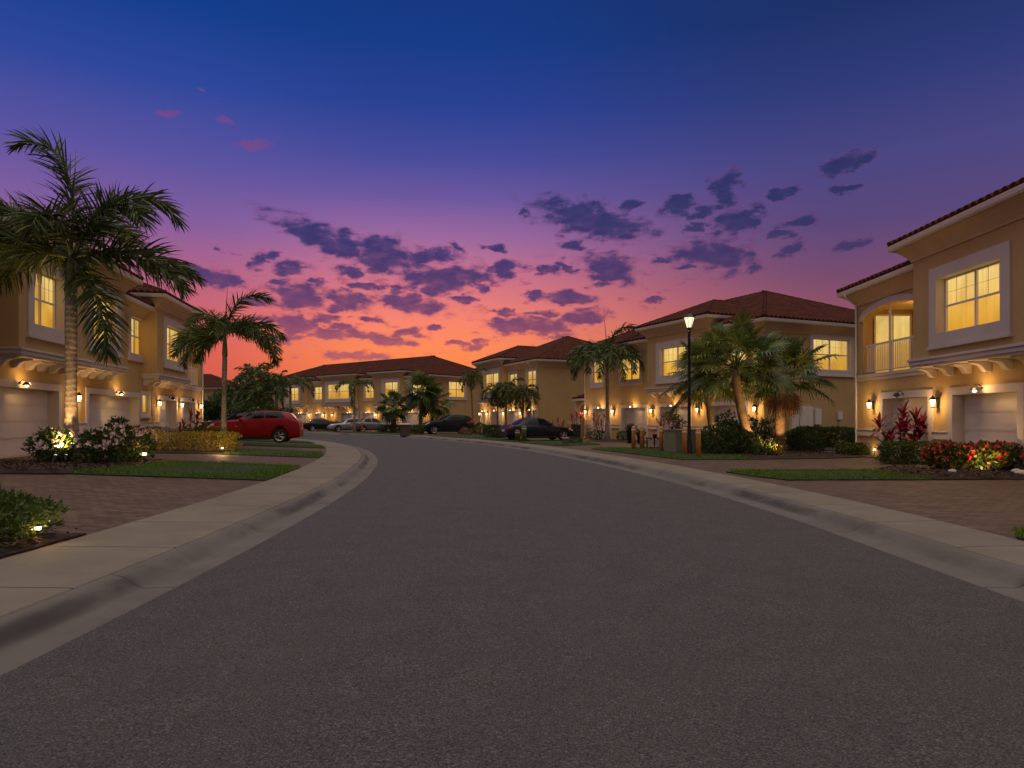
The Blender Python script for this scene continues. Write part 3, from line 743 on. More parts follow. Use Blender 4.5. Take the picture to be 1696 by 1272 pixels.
def hip_roof(h, x0, x1, y0, y1, z, pitch=.42, far=False, faces='FBLR', seg=6, tp=.28):
    """hip roof on eave rectangle; returns ridge height"""
    VV, FF = [], []; k = math.sqrt(1+pitch*pitch); Wd, L = y1-y0, x1-x0; hm = min(Wd, L)/2
    cs = None if far else .42
    up = lambda vx, vy: Vector((vx, vy, pitch)).normalized()
    if far: seg = 4; tp = .36
    kw = dict(pitch=tp, seg=seg, course=cs)
    tf = lambda LL: (lambda s_: min(s_, LL-s_, hm)*k)
    if 'F' in faces: tile_face(VV, FF, (x0,y0,z), (1,0,0), up(0,1), L, tf(L), **kw)
    if 'B' in faces: tile_face(VV, FF, (x1,y1,z), (-1,0,0), up(0,-1), L, tf(L), **kw)
    if 'R' in faces: tile_face(VV, FF, (x1,y0,z), (0,1,0), up(-1,0), Wd, tf(Wd), **kw)
    if 'L' in faces: tile_face(VV, FF, (x0,y1,z), (0,-1,0), up(1,0), Wd, tf(Wd), **kw)
    zr = z+pitch*hm
    caps = MB(); rr = .085
    if L >= Wd: r0, r1 = (x0+hm,(y0+y1)/2,zr), (x1-hm,(y0+y1)/2,zr)
    else: r0, r1 = ((x0+x1)/2,y0+hm,zr), ((x0+x1)/2,y1-hm,zr)
    segs = [(r0, r1)]
    for c, e in (((x0,y0,z), r0), ((x1,y0,z), r1 if L >= Wd else r0), ((x1,y1,z), r1), ((x0,y1,z), r0 if L >= Wd else r1)): segs.append((c, e))
    for p_, q_ in segs:
        p_, q_ = Vector(p_)+Vector((0,0,.05)), Vector(q_)+Vector((0,0,.05)); d = (q_-p_).length
        if d < .05: continue
        n = max(1, int(d/.4)) if not far else 1
        for i in range(n): caps.tube([p_+(q_-p_)*(i/n), p_+(q_-p_)*((i+1)/n+.02)], [rr+.02, rr-.005] if not far else [rr, rr], 8)
    b = len(VV); VV.extend(caps.v); extra = [tuple(x+b for x in f) for f in caps.f]
    me = bpy.data.meshes.new('roof'); me.from_pydata(VV, [], FF+extra); me.materials.append(M['roof'])
    bm = bmesh.new(); bm.from_mesh(me); bmesh.ops.remove_doubles(bm, verts=bm.verts, dist=1e-4); bm.to_mesh(me); bm.free()
    link('roof', me, h.root); return zr
def bay_roof(h, x0, x1, yf, yb, z, pitch=.42, far=False):
    """hipped roof over a bay, running back into the main roof"""
    VV, FF = [], []; k = math.sqrt(1+pitch*pitch); wd = x1-x0; hm = wd/2; L = yb-yf
    kw = dict(pitch=.36 if far else .28, seg=4 if far else 6, course=None if far else .42)
    up = lambda vx, vy: Vector((vx, vy, pitch)).normalized()
    tile_face(VV, FF, (x0,yf,z), (1,0,0), up(0,1), wd, lambda s_: min(s_, wd-s_)*k, **kw)
    tile_face(VV, FF, (x1,yf,z), (0,1,0), up(-1,0), L, lambda s_: min(s_, hm)*k, **kw)
    tile_face(VV, FF, (x0,yb,z), (0,-1,0), up(1,0), L, lambda s_: min(L-s_, hm)*k, **kw)
    caps = MB(); top = ((x0+x1)/2, yf+hm, z+pitch*hm)
    for p_, q_ in (((x0,yf,z), top), ((x1,yf,z), top), (top, ((x0+x1)/2, yb, z+pitch*hm))):
        p_, q_ = Vector(p_)+Vector((0,0,.05)), Vector(q_)+Vector((0,0,.05)); n = 1 if far else max(1, int((q_-p_).length/.4))
        for i in range(n): caps.tube([p_+(q_-p_)*(i/n), p_+(q_-p_)*((i+1)/n+.02)], [.1, .08], 8)
    b = len(VV); VV.extend(caps.v)
    me = bpy.data.meshes.new('roof'); me.from_pydata(VV, [], FF+[tuple(x+b for x in f) for f in caps.f]); me.materials.append(M['roof'])
    link('roof', me, h.root)

G0 = .12      # ground height at the right-hand houses; local z = height - G0
EZ, BZ = 6.02, 6.60      # gutter bottoms (local): recessed wall and bays
def townhouse(name, label, P0, u, base, x0, x1, depth, bays, wins, garages, lants, balc=None, side=None, far=False, cases=(), pipes=(), glw=13, lw=27, balside=-1):
    h = House(name, label, P0, u, base)
    holes = []
    for (a, b, c, d) in wins.get('flat', []): holes.append(h.window(a, b, c, d, 0))
    for g in garages: holes.append(h.garage(g[0], g[1], light=g[2] if len(g) > 2 else True, w=glw))
    for b in balc or []: holes.append((b[0], b[1], 3.02, 5.36, .38, .35))
    for (a, b, c, d) in cases: 
        holes.append(h.window(a, b, c, d, 0, sur=.14, rec=.12, vm=0, hm=.97, muntin=False))
    wall_cells(h.wall, x0, x1, -.1, EZ+.1, holes, 0)
    # sides and back
    sh = []
    T = lambda p, q, z: (x1-q, p, z)
    sw = MB(T)
    if side:
        for (a, b, c, d) in side.get('win', []): sh.append(h.window(a, b, c, d, 0, T=T))
        if 'arch' in side: a, b = side['arch']; sh.append((a, b, 3.02, 5.25, .5, .35))
    wall_cells(sw, 0, depth, -.1, EZ+.1, sh, 0)
    off = len(h.wall.v); h.wall.v += sw.v; h.wall.f += [[i+off for i in f] for f in sw.f]
    h.wall.poly([(x0,0,-.1),(x0,depth,-.1),(x0,depth,EZ+.1),(x0,0,EZ+.1)]); h.wall.poly([(x0,depth,-.1),(x1,depth,-.1),(x1,depth,EZ+.1),(x0,depth,EZ+.1)])
    # bays
    for (a, b, wb) in bays:
        bh = [h.window(*q, y=-.6, sur=.34, rec=.26) for q in wb]
        wall_cells(h.wall, a, b, 3.0, BZ+.1, bh, -.6, .3)
        h.wall.poly([(a,-.6,3.0),(a,-.6,BZ+.1),(a,2,BZ+.1),(a,2,3.0)]); h.wall.poly([(b,-.6,3.0),(b,2,3.0),(b,2,BZ+.1),(b,-.6,BZ+.1)])
        h.wall.poly([(a,-.6,3.0),(b,-.6,3.0),(b,.02,3.0),(a,.02,3.0)])
        h.corbel_ledge(a, b, 3.10, -.6, round((b-a)/.8)+1)
        h.cornice(a, b, -.6, BZ, .5, left=True, right=True, yb=1.6)
        bay_roof(h, a-.5, b+.5, -1.1, 5.5, BZ+.19, far=far)
    # eaves between bays
    segs = []; cur = x0
    for a, b, _ in sorted(bays): segs.append((cur, a)); cur = b
    segs.append((cur, x1))
    for i, (a, b) in enumerate(segs):
        if b-a < .2: continue
        lastR = i == len(segs)-1; firstL = i == 0
        h.cornice(a, b, 0, EZ, .5, left=firstL, right=lastR, yb=depth)
    hip_roof(h, x0-.5, x1+.5, -.5, depth+.5, EZ+.19, far=far)
    # balconies
    for b in balc or []:
        m = MB(); N = 14; o, q = arcpts(b[0]-.24, b[1]+.24, 4.98, .60, N), arcpts(b[0], b[1], 4.98, .38, N)
        for i in range(N):
            (xa, za), (xb, zb), (xc, zc), (xd, zd) = o[i], o[i+1], q[i+1], q[i]
            for yy in (-.05,): m.poly([(xa,yy,za),(xb,yy,zb),(xc,yy,zc),(xd,yy,zd)])
            m.poly([(xa,-.05,za),(xa,.01,za),(xb,.01,zb),(xb,-.05,zb)]); m.poly([(xd,-.05,zd),(xc,-.05,zc),(xc,.01,zc),(xd,.01,zd)])
        h.part(m, 'balcony_arch', M['trim'])
        bal = MB(); bal.box(b[0]-.3, b[1]+.3, -.10, .012, 2.9, 3.0); bal.box(b[0]-.25, b[1]+.25, -.06, .012, 2.78, 2.898)
        bp_ = h.part(bal, 'balcony', M['trim'], bevel=.01)
        r = MB(); yy = .1
        r.box(b[0], b[1], yy-.03, yy+.03, 4.03, 4.09); r.box(b[0], b[1], yy-.02, yy+.02, 3.09, 3.13)
        nb = int((b[1]-b[0])/.115)
        for i in range(1, nb): x = b[0]+(b[1]-b[0])*i/nb; r.box(x-.011, x+.011, yy-.011, yy+.011, 3.13, 4.03)
        xm = (b[0]+b[1])/2-.15; r.box(xm-.03, xm+.03, yy-.03, yy+.03, 3.03, 5.33)
        h.part(r, 'railing', M['white'], bp_)
        room = MB(); D = 1.9; e0, e1 = b[0]-.1, b[1]+.1
        room.poly([(e0,D,3.02),(e1,D,3.02),(e1,D,5.8),(e0,D,5.8)]); room.poly([(e0,.34,3.02),(e0,D,3.02),(e0,D,5.8),(e0,.34,5.8)])
        room.poly([(e1,.34,3.02),(e1,.34,5.8),(e1,D,5.8),(e1,D,3.02)]); room.poly([(e0,.34,5.42),(e1,.34,5.42),(e1,D,5.42),(e0,D,5.42)]); room.poly([(e0,.0,3.02),(e1,.0,3.02),(e1,D,3.02),(e0,D,3.02)])
        h.part(room, 'balcony_room', M['interior'], bp_)
        g = MB(); g.uv = [(0,0),(1,0),(1,1),(0,1)]; c0, c1 = b[0]+.35, b[1]-.35
        g.poly([(c0,D-.03,3.06),(c1,D-.03,3.06),(c1,D-.03,5.25),(c0,D-.03,5.25)]); h.part(g, 'balcony_door_pane', M['pane'], bp_)
        q = e0+.02 if balside < 0 else e1-.02
        g2 = MB(); g2.uv = [(0,0),(1,0),(1,1),(0,1)]; g2.poly([(q,.5,3.1),(q,D-.15,3.1),(q,D-.15,5.2),(q,.5,5.2)]); h.part(g2, 'balcony_side_pane', M['pane'] if balside < 0 else M['grayfill'], bp_)
        f2 = MB(); 
        for yy0 in (.44, (D+.35)/2-.03, D-.15): f2.box(q-.02, q+.03, yy0, yy0+.06, 3.04, 5.26)
        f2.box(q-.02, q+.03, .5, D-.15, 5.2, 5.26); h.part(f2, 'balcony_side_frame', M['white'], bp_)
        f = MB(); ring(f, (c0-.08, c1+.08, 3.03, 5.33), (c0, c1, 3.06, 5.25), D-.07, D-.01); f.box((c0+c1)/2-.05, (c0+c1)/2+.05, D-.07, D-.035, 3.06, 5.25)
        h.part(f, 'balcony_door', M['white'], bp_)
        lamp(h.root, ((b[0]+b[1])/2, 1.0, 5.0), 14, (1, .6, .2), .2)
    if side and 'arch' in side:
        a, b = side['arch']; m = MB(T); N = 14; o, q = arcpts(a-.22, b+.22, 4.75, .72, N), arcpts(a, b, 4.75, .5, N)
        for i in range(N):
            (xa, za), (xb, zb), (xc, zc), (xd, zd) = o[i], o[i+1], q[i+1], q[i]
            m.poly([(xa,-.05,za),(xb,-.05,zb),(xc,-.05,zc),(xd,-.05,zd)]); m.poly([(xa,-.05,za),(xa,.01,za),(xb,.01,zb),(xb,-.05,zb)]); m.poly([(xd,-.05,zd),(xc,-.05,zc),(xc,.01,zc),(xd,.01,zd)])
        m.box(a-.62, a-.16, -.05, .01, 4.62, 4.8); m.box(b+.16, b+.62, -.05, .01, 4.62, 4.8)
        h.part(m, 'balcony_arch', M['trim'])
        m = MB(T); m.box(a-.2, b+.25, -.10, .012, 2.86, 3.0); h.part(m, 'ledge', M['trim'], bevel=.01)
        m = MB(T); m.poly([(a-.05,.36,3),(b+.05,.36,3),(b+.05,.36,5.4),(a-.05,.36,5.4)]); h.part(m, 'balcony_screen', M['interior'])
    h.low_band(x0, x1, [(g[0], g[1]) for g in garages])
    for q in lants: h.lantern(q[0], 1.88, q[1] if len(q) > 1 else lw, on=q[2] if len(q) > 2 else True)
    for q in pipes: h.downspout(q, 0, EZ+.05)
    h.finish(); return h

WB = lambda a, b: [(a, b, 3.78, 5.50)]
# left-hand house (its ground is graded a little higher)
H1 = townhouse('townhouse', 'tan townhouse on the left behind the tallest palm with cream garage doors', (-15.05,21.2), (-.1786,1), .36, -6.2, 19.35, 12,
    [(-2.0, 5.8, [(-1.22, .62, 3.98, 5.66), (2.85, 4.98, 3.98, 5.66)]), (9.6, 14.35, [(10.85, 13.5, 3.98, 5.62)])],
    {'flat': [(8.1, 9.85, 4.0, 5.6)]}, [(-3.35, 1.65, True), (3.95, 8.95, True), (11.85, 14.35, False), (15.45, 17.75, False)],
    [(2.85,), (11.35,), (14.9,), (18.55,)], balc=[(15.3, 18.9)], cases=[(9.42, 10.35, 1.42, 2.28)], pipes=(10.9, 19.25), balside=1)
H1.glight(13.05, 2.21, on=False); H1.glight(16.6, 2.21, on=False)
# right-hand house, nearest
H5 = townhouse('townhouse', 'tan townhouse on the right with white balcony railing and corbelled upper bay', (13.01,25.5), (-.02,-1), G0, 0, 17.5, 12,
    [(4.76, 12.2, [(5.98, 8.62, 3.84, 5.42)])], {'flat': []}, [(1.91, 4.56, False), (5.76, 8.38, True), (12.4, 15, True)],
    [(1.23,), (5.03,), (11.5,)], balc=[(.45, 4.1)], pipes=(.06,))
H5.glight(3.2, 2.19, on=False)
H4 = townhouse('townhouse', 'tan townhouse right of centre behind the lamp post and fan palms', (12.16,32.6), (.449,-1), G0, -17.0, 0, 12,
    [(-8.7, -3.3, [(-7.45, -4.75, 3.84, 5.46)])], {'flat': [(-16.0, -14.6, 3.86, 5.36), (-12.45, -10.3, 3.86, 5.3)]},
    [(-15.9, -13.7), (-12.3, -9.65), (-8.2, -5.6), (-3.7, -1.2, False)], [(-16.7,), (-13.2,), (-8.95,), (-4.75,), (-.5,)],
    balc=[(-3.0, -.35)], side={'win': [(3.2, 5.85, 3.86, 5.45)], 'arch': (.35, 1.75)}, pipes=(-16.9,))
H3 = townhouse('townhouse', 'tan townhouse with plain side wall behind the black sedan', (2.06,55), (.449,-1), G0, -12.6, .3, 12,
    [(-11.6, -5.9, [(-10.2, -6.6, 3.8, 5.6)])], {'flat': [(-5.7, -3.9, 3.9, 5.35), (-2.0, -.2, 3.9, 5.4)]},
    [(-12.3, -10.9), (-9.8, -7.3), (-6.0, -3.7), (-1.95, .0)], [(-10.6,), (-6.6,), (-3.0,), (-12.45,)], far=True, pipes=(-.8,))
H2 = townhouse('townhouse', 'long tan townhouse at the far end of the street under the orange sky', (-8.8,73.6), (1.223,-1), G0, -34, 0, 12,
    [(-27.8, -22.7, [(-26.8, -24.2, 3.8, 5.5)]), (-19.0, -12.6, [(-18.1, -13.6, 3.85, 5.7)]), (-9.0, -4.0, [(-7.2, -4.7, 3.85, 5.6)])],
    {'flat': [(-21.6, -19.9, 3.85, 5.5), (-11.4, -9.35, 3.85, 5.5)]},
    [(-21.5, -20.1), (-16.0, -12.75), (-11.9, -9.7), (-8.2, -5.8), (-4.6, -2.0), (-26, -23.5)], [(-22.6,), (-19.4,), (-17.6,), (-9.2,), (-5.2,), (-1.0,)],
    balc=[(-3.4, -.9)], side={'win': [(2.75, 5.4, 3.85, 5.6)]}, far=True, pipes=(-9.1, -22.5))
# gabled-off far house whose roof shows behind the left-hand one
H0 = townhouse('townhouse', 'far house with only its clay roof showing beyond the left townhouse', (-52,104), (1,.05), G0, -4, 8.6, 10, [], {'flat': []}, [(0, 2.4, False)], [], far=True)
# portico at the left end of H4
def portico(h, x0, x1, y0, y1):
    m = MB(); zt = 2.75
    wall_cells(m, x0, x1, 0, zt, [(x0+.45, x1-.45, 0, 2.45, .5, .3)], y0)
    m.poly([(x0,y0,0),(x0,y1,0),(x0,y1,zt),(x0,y0,zt)]); m.poly([(x1,y0,0),(x1,y0,zt),(x1,y1,zt),(x1,y1,0)])
    p = h.part(m, 'porch', M['stucco'])
    t = MB(); o, q = arcpts(x0+.28, x1-.28, 1.95, .66, 12), arcpts(x0+.45, x1-.45, 1.95, .5, 12)
    for i in range(12):
        (xa, za), (xb, zb), (xc, zc), (xd, zd) = o[i], o[i+1], q[i+1], q[i]; t.poly([(xa,y0-.04,za),(xb,y0-.04,zb),(xc,y0-.04,zc),(xd,y0-.04,zd)])
    t.box(x0+.28, x0+.45, y0-.04, y0+.01, 0, 1.95); t.box(x1-.45, x1-.28, y0-.04, y0+.01, 0, 1.95)
    t.box(x0-.25, x1+.25, y0-.3, y0-.16, zt-.02, zt+.12); t.box(x0-.12, x0-.02, y0-.1, y0, 0, zt)
    h.part(t, 'porch_trim', M['trim'], p)
    VV, FF = [], []; wd = x1-x0+.5
    tile_face(VV, FF, (x0-.25,y0-.3,zt+.12), (1,0,0), Vector((0,1,.42)).normalized(), wd, lambda s_: min(s_, (y1-y0))*1.08, course=.42)
    tile_face(VV, FF, (x0-.25,y1,zt+.12), (0,-1,0), Vector((1,0,.42)).normalized(), y1-y0+.3, lambda s_: min(y1-y0+.3-s_, wd)*1.08, course=.42)
    me = bpy.data.meshes.new('porch_roof'); me.from_pydata(VV, [], FF); me.materials.append(M['roof']); link('porch_roof', me, p)
portico(H4, -19.2, -17.02, .6, 2.8)
# meters and panels on the side wall of H4
def meters(h):
    T = lambda p, q, z: (-q, p, z)
    for nm, b in (('utility_panel', (2.2, 3.1, -.14, .0, .9, 2.0)), ('utility_meter', (3.25, 3.7, -.12, 0, 1.1, 1.9)), ('utility_box', (4.9, 5.2, -.1, 0, 1.35, 1.75)), ('utility_panel', (1.6, 2.05, -.2, 0, .3, 1.6))):
        m = MB(T); m.box(*b); 
        m.tube([((b[0]+b[1])/2, -.05, b[4]), ((b[0]+b[1])/2, -.05, .1)], .025, 6)
        h.part(m, nm, M['garage'], bevel=.01)
meters(H4)

# ------------------------------------------------------------------ foliage helpers
def unit(a): return a/np.maximum(1e-9, np.linalg.norm(a, axis=1, keepdims=True))
def leaf_arrays(P, D, size, wid=.42, fold=.12):
    n = len(P); D = unit(D); r = unit(RG.normal(size=(n, 3))); s = unit(np.cross(D, r)); nn = np.cross(s, D)
    size = np.asarray(size).reshape(-1, 1)*np.ones((n, 1))
    mid = P+D*size*.45
    V = np.stack([P, mid+s*size*wid*.5+nn*size*fold, P+D*size, mid-s*size*wid*.5+nn*size*fold], 1).reshape(-1, 3)
    F = np.arange(n*4).reshape(-1, 4)
    return V, F
def join_arr(parts):
    Vs, Fs, o = [], [], 0
    for V, F in parts: Vs.append(np.asarray(V)); Fs.append(np.asarray(F)+o); o += len(V)
    return np.concatenate(Vs), np.concatenate(Fs)
def sq_surface(n, h, p, seed, top=False):
    d = unit(RG.normal(size=(n, 3)))
    if top: d[:, 2] = np.abs(d[:, 2])
    r = (np.abs(d)**p).sum(1)**(-1/p)
    ph = np.random.default_rng(seed).uniform(0, 6, 9)
    bump_ = 1+.07*np.sin(d[:, 0]*7+ph[0])*np.sin(d[:, 1]*6+ph[1])+.06*np.sin(d[:, 2]*9+ph[2]+d[:, 0]*5)+.05*np.sin(d[:, 1]*13+ph[3])*np.sin(d[:, 0]*11+ph[4])
    return d*(r*bump_)[:, None], d
def shrub(name, label, cat, loc, half, mat, n=2200, size=.07, p=3.0, group=None, rz=0, flower=None, fn=0, fsize=.05, core=True, wid=.45, open_=.35, stems=4, mat2=None, n2=0):
    root = empty(name, loc, rz); tag(root, label, cat, group)
    H = np.array(half); seed = int(abs(loc[0]*131+loc[1]*17)*7) % 9999
    S_, d = sq_surface(n, H, p, seed)
    dep = 1-open_*RG.random(n)**1.8
    Pp = S_*dep[:, None]*H; Pp[:, 2] += H[2]
    keep = Pp[:, 2] > .02
    dirs = d*.8+RG.normal(size=(n, 3))*.6+np.array([0, 0, .35])
    V, F = leaf_arrays(Pp[keep], dirs[keep], size*RG.uniform(.6, 1.35, keep.sum()), wid)
    link('foliage', np_mesh('foliage', V, F, mat), root)
    if n2:
        S_, d = sq_surface(n2, H, p, seed); Pp = S_*H*(1.0-.1*RG.random((n2, 1))); Pp[:, 2] += H[2]; keep = Pp[:, 2] > H[2]*.4
        V, F = leaf_arrays(Pp[keep], (d+RG.normal(size=(n2, 3))*.5)[keep], size*RG.uniform(.7, 1.4, keep.sum()), wid); link('coloured_leaves', np_mesh('coloured_leaves', V, F, mat2), root)
    if core:
        m = MB()
        for k in range(stems*4):
            a = rnd.uniform(0, 6.28); r0 = rnd.uniform(0, .4); x, y = math.cos(a)*half[0]*r0, math.sin(a)*half[1]*r0
            m.tube([(x*.7, y*.7, 0), (x*1.1, y*1.1, half[2]*.8), (x*1.3+rnd.gauss(0, .03), y*1.3, half[2]*1.35)], [.014, .01, .005], 5)
        m.build('branches', M['twig'], root)
    if flower:
        S_, d = sq_surface(fn, H, p, seed, top=True)
        Pp = S_*H*1.14; Pp[:, 2] += H[2]; parts = []
        for q in range(6):
            a = q*1.047; parts.append(leaf_arrays(np.zeros((1, 3)), np.array([[math.cos(a), math.sin(a), .45+.2*(q % 2)]]), fsize, .8))
        V, F = join_arr(parts); fm = np_mesh('flower', V, F, flower)
        for q in range(fn):
            o = link('flower', fm, root, tuple(Pp[q])); o.rotation_euler = (Vector(d[q])+Vector(RG.normal(size=3))*.3).to_track_quat('Z', 'Y').to_euler(); k = RG.uniform(.7, 1.3); o.scale = (k, k, k)
    return root
def hedge(name, label, cat, a, b, wd, h, z, mat, n, size, group=None, **k):
    c = ((a[0]+b[0])/2, (a[1]+b[1])/2, z); L = math.dist(a, b); n = int(n*1.8)
    return shrub(name, label, cat, c, (L/2, wd/2, h/2), mat, n, size, 7, group, math.atan2(b[1]-a[1], b[0]-a[0]), **k)

def frond_arrays(base, az, el0, droop, length, nl=60, ll=.5, plume=True, lw=.035, curve=1.25, hang=.25):
    """feather leaf: returns leaflet arrays and the rachis points"""
    N = 26; p = Vector(base); pts = [p.copy()]; dirs = []
    for k in range(N):
        t = (k+.5)/N; e = el0-droop*t**curve
        dv = Vector((math.cos(az)*math.cos(e), math.sin(az)*math.cos(e), math.sin(e))); dirs.append(dv)
        p = p+dv*(length/N); pts.append(p.copy())
    Vs = []
    side0 = Vector((-math.sin(az), math.cos(az), 0))
    for k in range(nl):
        t = .13+.87*(k+rnd.random()*.6)/nl; f = t*N; i = min(N-1, int(f)); q = pts[i].lerp(pts[i+1], f-i); dv = dirs[i]
        up = side0.cross(dv)*-1
        if up.z < 0: up = -up
        for sgn in (-1, 1):
            roll = rnd.uniform(-1.15, 1.0) if plume else rnd.uniform(-.15, .3)
            sd = side0*(sgn*math.cos(roll))+up*math.sin(roll)
            fw = .45+.45*t
            d1 = (sd*(1-.35*t)+dv*fw).normalized()
            l = ll*(math.sin(math.pi*(.12+.80*t))**.6)*rnd.uniform(.8, 1.12)
            d2 = (d1+Vector((0, 0, -hang*rnd.uniform(.5, 1.6)))).normalized()
            d3 = (d2+Vector((0, 0, -hang*1.1))).normalized()
            wv = d1.cross(Vector((rnd.gauss(0, 1), rnd.gauss(0, 1), rnd.gauss(0, 1)))).normalized()
            w0 = lw*.35; w1 = lw*.5
            a = q; b = q+d1*l*.4; c = b+d2*l*.35; e = c+d3*l*.3
            Vs += [a-wv*w0, a+wv*w0, b+wv*w1, b-wv*w1, c+wv*w1*.75, c-wv*w1*.75, e+wv*.002, e-wv*.002]
    V = np.array([tuple(v) for v in Vs]).reshape(-1, 3); n = len(V)//8
    F = np.array([[0,1,2,3],[3,2,4,5],[5,4,6,7]]); F = (F[None]+(np.arange(n)*8)[:, None, None]).reshape(-1, 4)
    return (V, F), pts
def feather_palm(name, label, loc, hub_z, trunk_r, fronds, ll=.5, nl=60, lw=.035, shaft=True, spear=None, lean=(0, 0), group='palm trees along the street', mat='palm', plume=True, trunkmat_='palmtrunk', hang=.25, dry=()):
    """fronds: (az deg, elevation deg, droop deg, length)"""
    root = empty(name, loc); tag(root, label, 'palm tree', group)
    hub = Vector((lean[0], lean[1], hub_z)); top = hub_z-(.95 if shaft else .15)
    m = MB(); pts, rad = [], []
    for k in range(15):
        t = k/14; pts.append((lean[0]*t*t, lean[1]*t*t, -.05+(top+.05)*t)); rad.append(trunk_r*(1.28-.35*min(1, t*4)+.06*math.sin(t*9)-.17*t))
    m.tube(pts, rad, 12); m.build('trunk', M[trunkmat_], root, smooth=True)
    if shaft:
        m = MB(); r = trunk_r*.78
        m.tube([(lean[0]*.97, lean[1]*.97, top), (lean[0], lean[1], top+.12), (lean[0], lean[1], top+.45), (lean[0], lean[1], hub_z-.1), (lean[0], lean[1], hub_z+.25)], [r*1.05, r*1.2, r*.98, r*.7, r*.25], 12)
        m.build('crownshaft', M['shaft'], root, smooth=True)
    parts = []; rm = MB()
    for f in fronds:
        az, el, dr, L = f[:4]
        arr, pts = frond_arrays(hub, R(az), R(el), R(dr), L, nl, ll, plume, lw, hang=hang, curve=f[4] if len(f) > 4 else 1.25)
        parts.append(arr); rm.tube(pts[::2], [.03*(1-k/16)+.006 for k in range(len(pts[::2]))], 5)
    if spear: rm.tube([hub, hub+Vector((spear[0]*.5, spear[1]*.5, spear[2]*.5)), hub+Vector(spear)], [.035, .022, .004], 6)
    V, F = join_arr(parts)
    link('fronds', np_mesh('fronds', V, F, M[mat]), root)
    rm.build('leaf_stalks', M['shaft'], root, smooth=True)
    if dry:
        parts = [frond_arrays(hub-Vector((0, 0, .2)), R(az), R(el), R(dr), L, 24, ll*.7, True, lw)[0] for az, el, dr, L in dry]
        V, F = join_arr(parts); link('dead_fronds', np_mesh('dead_fronds', V, F, M['dry']), root)
    return root
def rand_fronds(n, L, up=70, low=-25, seed=0, dr=(55, 110)):
    r = random.Random(seed); out = []
    for k in range(n):
        t = (k+.5)/n; out.append((k*137.5+r.uniform(-15, 15), up+(low-up)*t**.9+r.uniform(-6, 6), r.uniform(*dr), L*r.uniform(.85, 1.12)))
    return out
def fan_palm(name, label, loc, hub_z, trunk_r, nleaf, pet, fr, lean=(0, 0), seed=1, group='palm trees along the street', low=-55, dead=8, squash=(1, 1), nseg=26, bark='fantrunk'):
    r = random.Random(seed); root = empty(name, loc); tag(root, label, 'palm tree', group)
    m = MB(); pts, rad = [], []
    for k in range(11):
        t = k/10; pts.append((lean[0]*(1-(1-t)**1.6), lean[1]*t, -.05+(hub_z-.2)*t)); rad.append(trunk_r*(1.15-.25*t+.07*math.sin(t*17)))
    m.tube(pts, rad, 12); m.build('trunk', M[bark], root, smooth=True)
    hub = Vector((lean[0], lean[1], hub_z-.15)); Vs, Fs = [], []; st = MB(); Dv, Df = [], []
    def leaf(VV, FF, az, el, pl, R_, droopy):
        dv = Vector((math.cos(az)*math.cos(el)*squash[0], math.sin(az)*math.cos(el)*squash[1], math.sin(el)))
        mid = hub+dv*pl*.55+Vector((0, 0, .06)); c = hub+dv*pl+Vector((0, 0, -.10*pl*abs(math.cos(el))))
        if VV is Vs: st.tube([hub, mid, c], [.022, .016, .012], 5)
        fwd = (c-mid).normalized(); side = fwd.cross(Vector((0, 0, 1)))
        side = side.normalized() if side.length > .05 else Vector((1, 0, 0)); nrm = side.cross(fwd).normalized()
        tilt = r.uniform(-.5, .5); side = (side*math.cos(tilt)+nrm*math.sin(tilt)).normalized(); nrm = side.cross(fwd).normalized()
        cup = r.uniform(.1, .3)
        for k in range(nseg):
            a = (-1+2*(k+.5)/nseg)*R(142); da = R(142)/nseg*1.02
            def pt(rr, aa, dz=0): return c+(fwd*math.cos(aa)+side*math.sin(aa))*rr+nrm*(cup*rr*abs(math.sin(aa))*.6)+Vector((0, 0, dz))
            L = R_*(1-.18*abs(a)/R(142))*r.uniform(.92, 1.05); z1 = -droopy*L*.07; z2 = -droopy*L*r.uniform(.12, .42); zz = nrm*(.012 if k % 2 else -.012)
            i = len(VV)
            VV.extend([tuple(q) for q in (pt(.03, a-da), pt(.03, a+da), pt(L*.5, a+da*.98)+zz, pt(L*.5, a-da*.98)-zz, pt(L*.78, a+da*.5, z1), pt(L*.78, a-da*.5, z1), pt(L*.96, a+da*.06, z2), pt(L*.96, a-da*.06, z2))])
            FF.extend([(i, i+1, i+2, i+3), (i+3, i+2, i+4, i+5), (i+5, i+4, i+6, i+7)])
    for k in range(nleaf):
        t = (k+.5)/nleaf; leaf(Vs, Fs, k*2.39996+r.uniform(-.2, .2), R(82+(low-82)*t**.85+r.uniform(-8, 8)), pet*r.uniform(.7, 1.15), fr*r.uniform(.85, 1.12), .35+.9*t)
    link('fronds', np_mesh('fronds', Vs, Fs, M['fan']), root); st.build('leaf_stalks', M['lime'], root)
    if dead:
        for k in range(dead): leaf(Dv, Df, k*2.4+.5, R(-62+r.uniform(-12, 10)), pet*.55, fr*.7, 1.6)
        link('dead_fronds', np_mesh('dead_fronds', Dv, Df, M['dry']), root)
    return root
